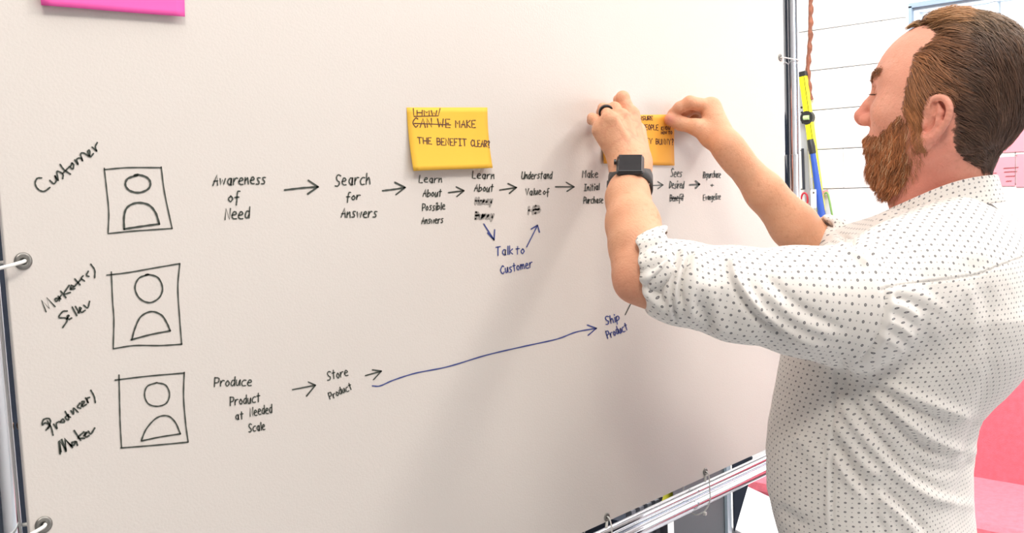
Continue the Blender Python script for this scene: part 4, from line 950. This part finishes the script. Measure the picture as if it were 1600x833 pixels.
# folds: crest or groove lines followed over the cloth, (pixel path, half width mm, height mm)
FOLDS = [
 # rolled cuff and elbow creases
 ([(1040, 384), (1018, 400), (1004, 425), (1000, 445)], 9, 3.5), ([(1062, 384), (1050, 410), (1036, 440), (1024, 474)], 5, -5.0), ([(1072, 384), (1060, 420), (1054, 455), (1050, 498)], 4.5, 4.0),
 ([(1066, 398), (1052, 440), (1051, 470), (1055, 502)], 2.2, -5.0), ([(1085, 386), (1072, 420), (1064, 450), (1068, 480)], 2.4, -5.5), ([(1094, 388), (1082, 430), (1078, 470), (1086, 512)], 6, 3.0),
 ([(1055, 408), (1036, 428), (1012, 446)], 3.2, -6.0), ([(1052, 402), (1030, 424), (1008, 440)], 5, 4.0), ([(1010, 446), (1024, 460), (1038, 478)], 4, -5.0), ([(990, 436), (1010, 452), (1034, 482)], 6, 4.0),
 # long sleeve fold
 ([(1150, 394), (1142, 402), (1143, 425), (1155, 448), (1180, 480), (1215, 508), (1260, 532), (1310, 548)], 6.5, 4.5), ([(1143, 400), (1139, 425), (1149, 450), (1170, 482), (1200, 508), (1240, 528)], 4, -5.0),
 ([(1198, 430), (1230, 462), (1270, 492), (1320, 515)], 5, -2.2), ([(1188, 447), (1220, 480), (1260, 507), (1315, 530)], 6, 2.4), ([(1090, 470), (1102, 496), (1112, 520)], 6, -2.8), ([(1112, 455), (1120, 490), (1136, 524)], 8, 2.0),
 ([(1100, 505), (1140, 522), (1190, 534)], 9, 1.8), ([(1080, 440), (1110, 452), (1140, 450)], 10, 1.5),
 # shoulder fold
 ([(1310, 367), (1330, 380), (1350, 392), (1366, 408)], 4.5, -5.5), ([(1308, 376), (1328, 390), (1346, 402), (1360, 412)], 6, 3.5),
 # armhole gather
 ([(1385, 449), (1384, 480), (1378, 510), (1364, 542), (1334, 574)], 3.0, -3.0), ([(1393, 449), (1392, 480), (1386, 512), (1372, 546)], 4, 2.4),
 ([(1390, 462), (1420, 470), (1450, 486)], 4, -2.2), ([(1389, 474), (1415, 482), (1440, 500)], 3.4, 1.8), ([(1387, 486), (1412, 496), (1436, 514)], 3.4, -2.0), ([(1384, 500), (1408, 512), (1430, 530)], 3.4, 1.8),
 ([(1380, 512), (1400, 524), (1424, 544)], 3.4, -2.0), ([(1374, 524), (1394, 536), (1414, 552)], 3.2, 1.6), ([(1400, 452), (1440, 462), (1480, 490)], 7, 1.8),
 # back folds sweeping from the armpit to the waist
 ([(1340, 578), (1380, 600), (1430, 625), (1488, 645), (1520, 652)], 9, 4.2), ([(1345, 592), (1390, 618), (1440, 642), (1500, 662)], 8, -4.0),
 ([(1352, 602), (1385, 635), (1430, 672), (1480, 698), (1520, 706)], 8, 4.4), ([(1348, 616), (1385, 650), (1430, 688), (1480, 712)], 7, -3.8),
 ([(1312, 612), (1330, 655), (1365, 700), (1400, 740), (1450, 775), (1516, 790)], 8, 4.0), ([(1322, 606), (1345, 650), (1380, 695), (1420, 738), (1470, 765)], 6.5, -3.2),
 ([(1302, 655), (1325, 690), (1350, 725), (1380, 748)], 8, 3.4), ([(1300, 685), (1318, 715), (1345, 760), (1370, 800), (1385, 833)], 7, -3.6), ([(1300, 700), (1325, 745), (1360, 785), (1395, 833)], 7, 3.6),
 ([(1368, 770), (1400, 800), (1430, 833)], 8, 3.0), ([(1380, 765), (1415, 795), (1450, 833)], 6, -2.6), ([(1420, 720), (1460, 735), (1505, 735)], 7, -2.4),
 # side seam pucker
 ([(1303, 570), (1306, 600), (1301, 660), (1300, 720), (1301, 833)], 2.4, -2.2), ([(1297, 660), (1295, 720), (1294, 833)], 4, 1.8), ([(1308, 560), (1320, 590), (1316, 620)], 8, -3.0),
 ([(1240, 680), (1262, 700), (1285, 740)], 10, 1.8), ([(1215, 790), (1235, 808), (1262, 825)], 8, -2.0),
 # right end of the waist
 ([(1530, 655), (1515, 690), (1500, 720)], 6, -3.4), ([(1520, 715), (1505, 750), (1495, 790)], 6, -2.4), ([(1556, 560), (1540, 610), (1522, 650)], 9, -2.0),
 # back yoke pleats
 ([(1510, 440), (1520, 480), (1515, 530)], 8, 2.0), ([(1540, 440), (1548, 500), (1540, 560)], 9, -2.0), ([(1440, 455), (1455, 500), (1470, 540)], 9, 1.6),
]
PX = topx(SV); px_, py_, pz_ = PX; vis = (SN*(AO-SV)).sum(1)/np.linalg.norm(AO-SV, axis=1)
visw = smoothstep(vis, -.1, .15)
# depth of the front-most surface per pixel cell, so that folds stay on the layer the photograph shows
gx = np.clip((px_/6).astype(int), 0, 299); gy = np.clip((py_/6).astype(int), 0, 199); zb_ = np.full((300, 200), 9.); np.minimum.at(zb_, (gx, gy), pz_)
visw *= (pz_ < zb_[gx, gy]+.035)
disp = np.zeros(len(SV))
def segdist(px, py, path):
    Pth = np.array(smooth_path([np.array(p, float) for p in path], 4)); best = np.full(len(px), 1e9); tt = np.zeros(len(px)); n = len(Pth)-1
    for i in range(n):
        a = Pth[i]; b = Pth[i+1]; ab = b-a; L2 = ab@ab+1e-9; t = np.clip(((px-a[0])*ab[0]+(py-a[1])*ab[1])/L2, 0, 1)
        d = np.hypot(px-a[0]-t*ab[0], py-a[1]-t*ab[1]); k = d < best; best[k] = d[k]; tt[k] = (i+t[k])/n
    return best, tt
for path, w, hgt in FOLDS:
    A_ = np.array(path); lo = A_.min(0)-45; hi = A_.max(0)+45; k = (px_ > lo[0]) & (px_ < hi[0]) & (py_ > lo[1]) & (py_ < hi[1]) & (visw > 0)
    ix = np.where(k)[0]; d, t = segdist(px_[ix], py_[ix], path); dm = d*pz_[ix]/FPX*1000
    ends = smoothstep(t, 0, .18)*(1-smoothstep(t, .82, 1)); disp[ix] += hgt*(.0018 if path[0][1] > 575 else .0010 if path[0][0] > 1360 else .0016)*np.exp(-(dm/w)**2)*(.25+.75*ends)*visw[ix]
disp += .0010*vnoise(SV*np.array([1, 1, .6]), 22, 12)+.0005*vnoise(SV, 60, 13)
SEAM = [(1376, 452), (1392, 447), (1465, 437), (1520, 430), (1560, 415), (1612, 396)]
d, t = segdist(px_, py_, SEAM); ys = np.interp(px_, [p[0] for p in SEAM], [p[1] for p in SEAM]); dm = np.where(py_ > ys, d, -d)*pz_/FPX*1000
disp += visw*np.where(px_ > 1376, .0007*np.exp(-((dm+1.5)/2.2)**2)-.0016*np.exp(-((dm-.9)/1.3)**2), 0)
SV2 = SV+SN*disp[:, None]
# regions: sleeves, yoke, body
def onaxis(P, pts):
    best = np.full(len(P), 9.); s = np.zeros(len(P)); acc = 0; ang = np.zeros(len(P))
    for i in range(len(pts)-1):
        a, b = pts[i], pts[i+1]; ab = b-a; L = np.linalg.norm(ab); t = (P-a)@ab/L/L; lo_ = -1 if i == 0 else 0; tc = np.clip(t, lo_, 1.0 if i < len(pts)-2 else 2)
        r = P-a-tc[:, None]*ab; dd = np.linalg.norm(r, axis=1); k = dd < best; best[k] = dd[k]; s[k] = (acc+tc*L)[k]
        e1 = N3(np.cross(ab, [0, 0, 1.])); e2 = np.cross(e1, ab/L); an = np.arctan2(r@e1, r@e2); ang[k] = an[k]; acc += L
    return best, s, ang
cenS = SV[SF].mean(1); cp = topx(cenS)
bL, sL, aL = onaxis(cenS, SLV); bR, sR, aR = onaxis(cenS, SRV)
lenL = sum(np.linalg.norm(SLV[i+1]-SLV[i]) for i in range(4))
armx = np.interp(cp[1], [380, 449, 480, 510, 542, 574, 600], [1378, 1385, 1384, 1378, 1364, 1336, 1300])
isL = (bL < .095) & (cenS[:, 1] < -.10) & (cp[0] < armx) & (cp[2] < 1.30) & ((cp[1] < np.interp(cp[0], [1000, 1190, 1228, 1303, 1340], [600, 560, 549, 572, 578])))
isR = (bR < .085) & (sR < np.linalg.norm(SRV[1]-SRV[0])+.10) & ~isL
ysc = np.interp(cp[0], [p[0] for p in SEAM], [p[1] for p in SEAM])
isY = (cp[1] < ysc) & ~isL & ~isR & (cenS[:, 2] > 1.33) & (cenS[:, 1] < NB[1]+.07)
def dots(name):
    m = bpy.data.materials.new(name); m.use_nodes = True; nt = m.node_tree; b = nt.nodes['Principled BSDF']; L = nt.links.new
    b.inputs['Roughness'].default_value = .8; b.inputs['Sheen Weight'].default_value = .15; b.inputs['Specular IOR Level'].default_value = .25
    uv = nt.nodes.new('ShaderNodeUVMap'); uv.uv_map = 'UVMap'
    def mth(op, a, c=None, d=None):
        n = nt.nodes.new('ShaderNodeMath'); n.operation = op
        for i, v in enumerate((a, c, d)):
            if v is None: continue
            if isinstance(v, (int, float)): n.inputs[i].default_value = v
            else: L(v, n.inputs[i])
        return n.outputs[0]
    sp = nt.nodes.new('ShaderNodeSeparateXYZ'); L(uv.outputs[0], sp.inputs[0]); cell = .0119
    U = mth('DIVIDE', sp.outputs[0], cell); V_ = mth('DIVIDE', sp.outputs[1], cell)
    def dist(ou, ov):
        a = mth('SUBTRACT', mth('FRACT', mth('ADD', U, .5+ou)), .5); c = mth('SUBTRACT', mth('FRACT', mth('ADD', V_, .5+ov)), .5)
        return mth('MULTIPLY', mth('SQRT', mth('ADD', mth('MULTIPLY', a, a), mth('MULTIPLY', c, c))), cell*1000)
    def lt(d, r, s=.22): n = nt.nodes.new('ShaderNodeMapRange'); n.interpolation_type = 'SMOOTHSTEP'; L(d, n.inputs[0]); n.inputs[1].default_value = r-s; n.inputs[2].default_value = r+s; n.inputs[3].default_value = 1; n.inputs[4].default_value = 0; return n.outputs[0]
    big = mth('MINIMUM', dist(0, 0), dist(.5, .5)); sm = mth('MINIMUM', dist(.5, 0), dist(0, .5))
    ring_ = mth('SUBTRACT', lt(big, 1.22), mth('MULTIPLY', lt(big, .42), .38)); small = mth('MULTIPLY', lt(sm, .60), .62)
    f_ = mth('MAXIMUM', ring_, small)
    mx = nt.nodes.new('ShaderNodeMix'); mx.data_type = 'RGBA'; mx.inputs[6].default_value = (.83, .80, .765, 1); mx.inputs[7].default_value = (.17, .165, .175, 1)
    L(f_, mx.inputs[0]); L(mx.outputs[2], b.inputs['Base Color'])
    tc = nt.nodes.new('ShaderNodeTexCoord'); w = nt.nodes.new('ShaderNodeTexNoise'); w.inputs['Scale'].default_value = 900; L(tc.outputs['Object'], w.inputs['Vector'])
    bp = nt.nodes.new('ShaderNodeBump'); bp.inputs['Strength'].default_value = .25; bp.inputs['Distance'].default_value = .0006; L(w.outputs['Fac'], bp.inputs['Height']); L(bp.outputs[0], b.inputs['Normal'])
    return m
M['shirt'] = dots('dotted_cotton')
def sub(F, uvv, name, parent, label=None):
    us, inv = np.unique(F, return_inverse=True); o = qmesh(name, SV2[us], inv.reshape(F.shape), M['shirt'], parent, uv=uvv[us])
    if label: o['label'] = label
    return o
def tubeuv(P, pts, r):
    a = np.array(pts[0]); b = np.array(pts[-1]); L = np.linalg.norm(b-a); u = (b-a)/L; s = (P-a)@u; sp = [(np.array(p)-a)@u for p in pts]
    c = np.stack([np.interp(s, sp, [p[i] for p in pts]) for i in range(3)], 1); c = c+u*(s-(c-a)@u)[:, None]
    e1 = N3(np.cross(u, [0, 0, 1.])); e2 = np.cross(e1, u); w = P-c; return np.stack([np.arctan2(w@e1, w@e2)*r, s], 1)
uvL = tubeuv(SV, SLV, .056)*.80
uvR = tubeuv(SV, SRV, .05)*.80
cx, cy, a_, b_ = tsec(SV[:, 2]); th_ = np.arctan2((SV[:, 1]-cy), (SV[:, 0]-cx)); th_ = (th_+PI*1.25) % (2*PI)   # seam on the far front
pth = np.linspace(0, 2*PI, 721); px0 = np.stack([.176*np.sign(np.cos(pth-PI*1.25))*np.abs(np.cos(pth-PI*1.25)), .125*np.sin(pth-PI*1.25)], 1)
arc = np.concatenate([[0], np.cumsum(np.linalg.norm(np.diff(px0, axis=0), axis=1))]); uvB = np.stack([np.interp(th_, pth, arc), SV[:, 2]*1.02], 1)
n0 = N3([-.50, -.62, .60]); e1 = N3(np.cross([0, 0, 1.], n0)); e2 = np.cross(n0, e1); uvY = np.stack([SV@e1, SV@e2], 1)*.78
# front of the shoulders uses the same cloth projected from the front
shirt = sub(SF[~isL & ~isR & ~isY], uvB, 'shirt', man, 'white long sleeved shirt with small grey dots')
sub(SF[isL], uvL, 'sleeve', shirt); sub(SF[isR], uvR, 'sleeve', shirt); sub(SF[isY], uvY, 'yoke', shirt)
# collar: stand with a folded leaf, an open band around the neck
def collar_mesh():
    n = 72; V = []; rows = 9; U = []
    for i in range(n+1):
        t = -2.55+5.1*i/n                      # angle from the nape, open in front
        cs, sn = math.cos(t), math.sin(t)      # cs=1 at the nape
        fr_ = .5-.5*cs                          # 0 nape .. 1 front
        rx, ry = .0605, .0600
        zt = -.0785-.0330*smoothstep(np.array(fr_), .0, 1.0)-.010*fr_**3; hgt = .0350+.006*fr_
        prof = [(-.0010, -.034), (.0000, -.015), (.0008, 0.000), (.0028, .0016), (.0050, 0.000), (.0074, -.010), (.0105, -.022), (.0145+.004*fr_, -hgt), (.0120+.004*fr_, -hgt+.0008)]
        for j, (dr, dz) in enumerate(prof):
            r1 = rx+dr; r2 = ry+dr
            V.append((sn*r1*1.0, -.0085-cs*r2+.010*fr_, zt+dz)); U.append((t*.062, dz if j > 3 else -dz))
    F = [(i*rows+j, (i+1)*rows+j, (i+1)*rows+j+1, i*rows+j+1) for i in range(n) for j in range(rows-1)]
    return h2w(V), np.array(F), np.array(U)
cv, cf, cu = collar_mesh(); o = qmesh('collar', cv, cf, M['shirt'], shirt, uv=cu)
md = o.modifiers.new('thick', 'SOLIDIFY'); md.thickness = .0008; md = o.modifiers.new('sub', 'SUBSURF'); md.levels = 1; md.render_levels = 1
# rolled cuffs
def cuff(c, ax, r, w, tilt, parent, seed):
    ax = N3(ax); e1 = N3(np.cross(ax, [0, 0, 1.])); e2 = np.cross(e1, ax); n = 90; V = []; U = []
    prof = [(-.0130, .016), (-.0060, .006), (-.0030, -.001), (.0000, -.0025), (.0025, 0), (.0042, .010), (.0046, .020), (.0040, w), (.0020, w+.002), (-.003, w)]
    rs = np.random.RandomState(seed); ph = rs.rand(6)*6.28
    for i in range(n):
        t = 2*PI*i/n; rr = r*(1+.03*math.sin(3*t+ph[0])+.022*math.sin(5*t+ph[1])+.015*math.sin(9*t+ph[2])); sh = .004*math.sin(2*t+ph[3])+.002*math.sin(7*t+ph[4])+tilt*math.cos(t)
        for j, (dr, dz) in enumerate(prof):
            V.append(c+ax*(dz+sh)+(rr+dr*(1+.35*math.sin(11*t+ph[5]+j)))*(math.cos(t)*e2+math.sin(t)*e1)); U.append((t*r, dz))
    m = len(prof); F = [(i*m+j, i*m+j+1, ((i+1) % n)*m+j+1, ((i+1) % n)*m+j) for i in range(n) for j in range(m-1)]
    return qmesh('cuff', np.array(V), np.array(F), M['shirt'], parent, uv=np.array(U))
cuff(at(1006, 424, 1.13), SLV[1]-SLV[0]+np.array([0, 0, .02]), .0395, .030, .004, shirt, 2)
cuff(at(1281, 378, 1.43), SRV[1]-SRV[0], .0362, .022, 0, shirt, 5)
# ---- trousers, belt, shoes (mostly below the frame)
M['trouser'] = mat('dark_denim', (.03, .035, .05), .85, noise=.2, nscale=80); M['belt'] = mat('black_leather', (.02, .018, .018), .4); M['shoe'] = mat('brown_leather', (.12, .06, .03), .45)
hz, hx, hy, ha, hb_ = TZ[0]
def f_tr(P):
    d = None
    for sx in (-1, 1):
        e = chain(P, [(hx+sx*.085, hy, .86), (hx+sx*.10, hy+.01, .48), (hx+sx*.11, hy-.01, .07)], [.098, .070, .058], .02); d = e if d is None else smin(d, e, .015)
    z = P[:, 2]; k = (np.abs((P[:, 0]-hx)/(ha*1.0))**2.3+np.abs((P[:, 1]-hy)/(hb_*1.0))**2.3)**(1/2.3); w = smax((k-1)*.12, np.abs(z-.90)-(hz-.90)+.004, .01)
    d = smin(d, w, .05); return smax(d, .028-z, .002)
tv, tf = nets(f_tr, (hx-.30, hy-.26, .01), (hx+.30, hy+.26, hz+.02), .009); tr = qmesh('trousers', tv, tf, M['trouser'], man)
def ellring(z0, z1, g, t=.004):
    V = []; n = 64
    for i in range(n):
        a = 2*PI*i/n; c, s = math.cos(a), math.sin(a); sx = math.copysign(abs(c)**(2/2.3), c); sy = math.copysign(abs(s)**(2/2.3), s)
        for z, e in ((z0, g), (z0, g+t), (z1, g+t), (z1, g)): V.append((hx+sx*(ha+e), hy+sy*(hb_+e), z))
    F = [(i*4+j, i*4+(j+1) % 4, ((i+1) % n)*4+(j+1) % 4, ((i+1) % n)*4+j) for i in range(n) for j in range(4)]
    return np.array(V), np.array(F)
v_, f_ = ellring(hz-.040, hz-.006, -.001); qmesh('belt', v_, f_, M['belt'], man)
for sx in (-1, 1):
    c = np.array([hx+sx*.115, hy, 0])
    v_, f_ = nets(lambda P: smax(smin(rc(P, c+np.array([0, -.05, .045]), c+np.array([0, .14, .030]), .042, .036), rc(P, c+np.array([0, -.03, .06]), c+np.array([0, -.03, .10]), .045, .048), .02), .001-P[:, 2], .002), c+np.array([-.08, -.13, -.01]), c+np.array([.08, .22, .17]), .006)
    v_[:, 2] -= v_[:, 2].min(); qmesh('shoe', v_, f_, M['shoe'], man)
# ---------------------------------------------------------------- watch and ring
M['wcase'] = mat('watch_case', (.045, .047, .05), .3, .5); M['wglass'] = mat('watch_glass', (.008, .009, .011), .06, coat=.6); M['wband'] = mat('dark_sport_band', (.055, .055, .058), .5); M['ring'] = mat('black_ring', (.02, .02, .022), .3, .6)
wc = at(985, 287, 1.236); wax = N3(at(985, 255, 1.262)-at(984, 290, 1.228)); wf = N3(AO-wc+np.array([.0, -.0, .55])); wf = N3(wf-wax*(wf@wax)); wr_ = np.cross(wax, wf)
WR = np.stack([wr_, wax, wf], 1)
watch = empty('wristwatch', tuple(wc), 'black square smartwatch on a dark band around the raised left wrist', 'watch')
fc = wc+wf*.0285
MB().box(tuple(fc), (.0345, .0370, .0075), bev=.0045, rot=WR).build('case', M['wcase'], watch)
MB().box(tuple(fc+wf*.0038), (.0300, .0345, .0022), bev=.001, rot=WR).build('screen', M['wglass'], watch)
mb = MB(); p = fc+wr_*(-.0175)+wax*.008; mb.tube([p, p-wr_*.003], .0035, 14); mb.build('crown', M['wcase'], watch)
V = []; n = 60
for i in range(n):
    t = 2*PI*i/n; c_, s_ = math.cos(t), math.sin(t); r = .0248; wd = .0115+.004*max(0, c_)**2
    cc = wc+(c_*wf*1.02+s_*wr_*1.06)*r
    o_ = (c_*wf+s_*wr_)
    for dx, dr in ((-wd, 0), (-wd, .0022), (wd, .0022), (wd, 0)): V.append(cc+wax*dx+o_*dr)
F = [(i*4+j, i*4+(j+1) % 4, ((i+1) % n)*4+(j+1) % 4, ((i+1) % n)*4+j) for i in range(n) for j in range(4)]
mb = MB(); mb.add(V, F, True); mb.build('band', M['wband'], watch)
mb = MB(); p = wc-wr_*.0285-wf*.004; mb.box(tuple(p), (.003, .012, .010), bev=.001, rot=WR); mb.build('band_loop', M['wband'], watch)
ra = onY(952, 188, -.066); rb = onY(945, 171, -.038); rb = onY(946, 172, -.042); rc_ = ra*.22+rb*.78; rx_ = N3(rb-ra); e1 = N3(np.cross(rx_, [0, 0, 1.])); e2 = np.cross(e1, rx_)
V = []; n = 40
for i in range(n):
    t = 2*PI*i/n; o_ = math.cos(t)*e1+math.sin(t)*e2
    for dx, rr in ((-.0030, .0076), (-.0028, .0099), (.0028, .0099), (.0030, .0076)): V.append(rc_+rx_*dx+o_*rr)
F = [(i*4+j, i*4+(j+1) % 4, ((i+1) % n)*4+(j+1) % 4, ((i+1) % n)*4+j) for i in range(n) for j in range(4)]
mb = MB(); mb.add(V, F, True); o = mb.build('finger_ring', M['ring']); tag(o, 'black band ring on the finger of the raised left hand', 'ring')
print('all', time.time()-_t)
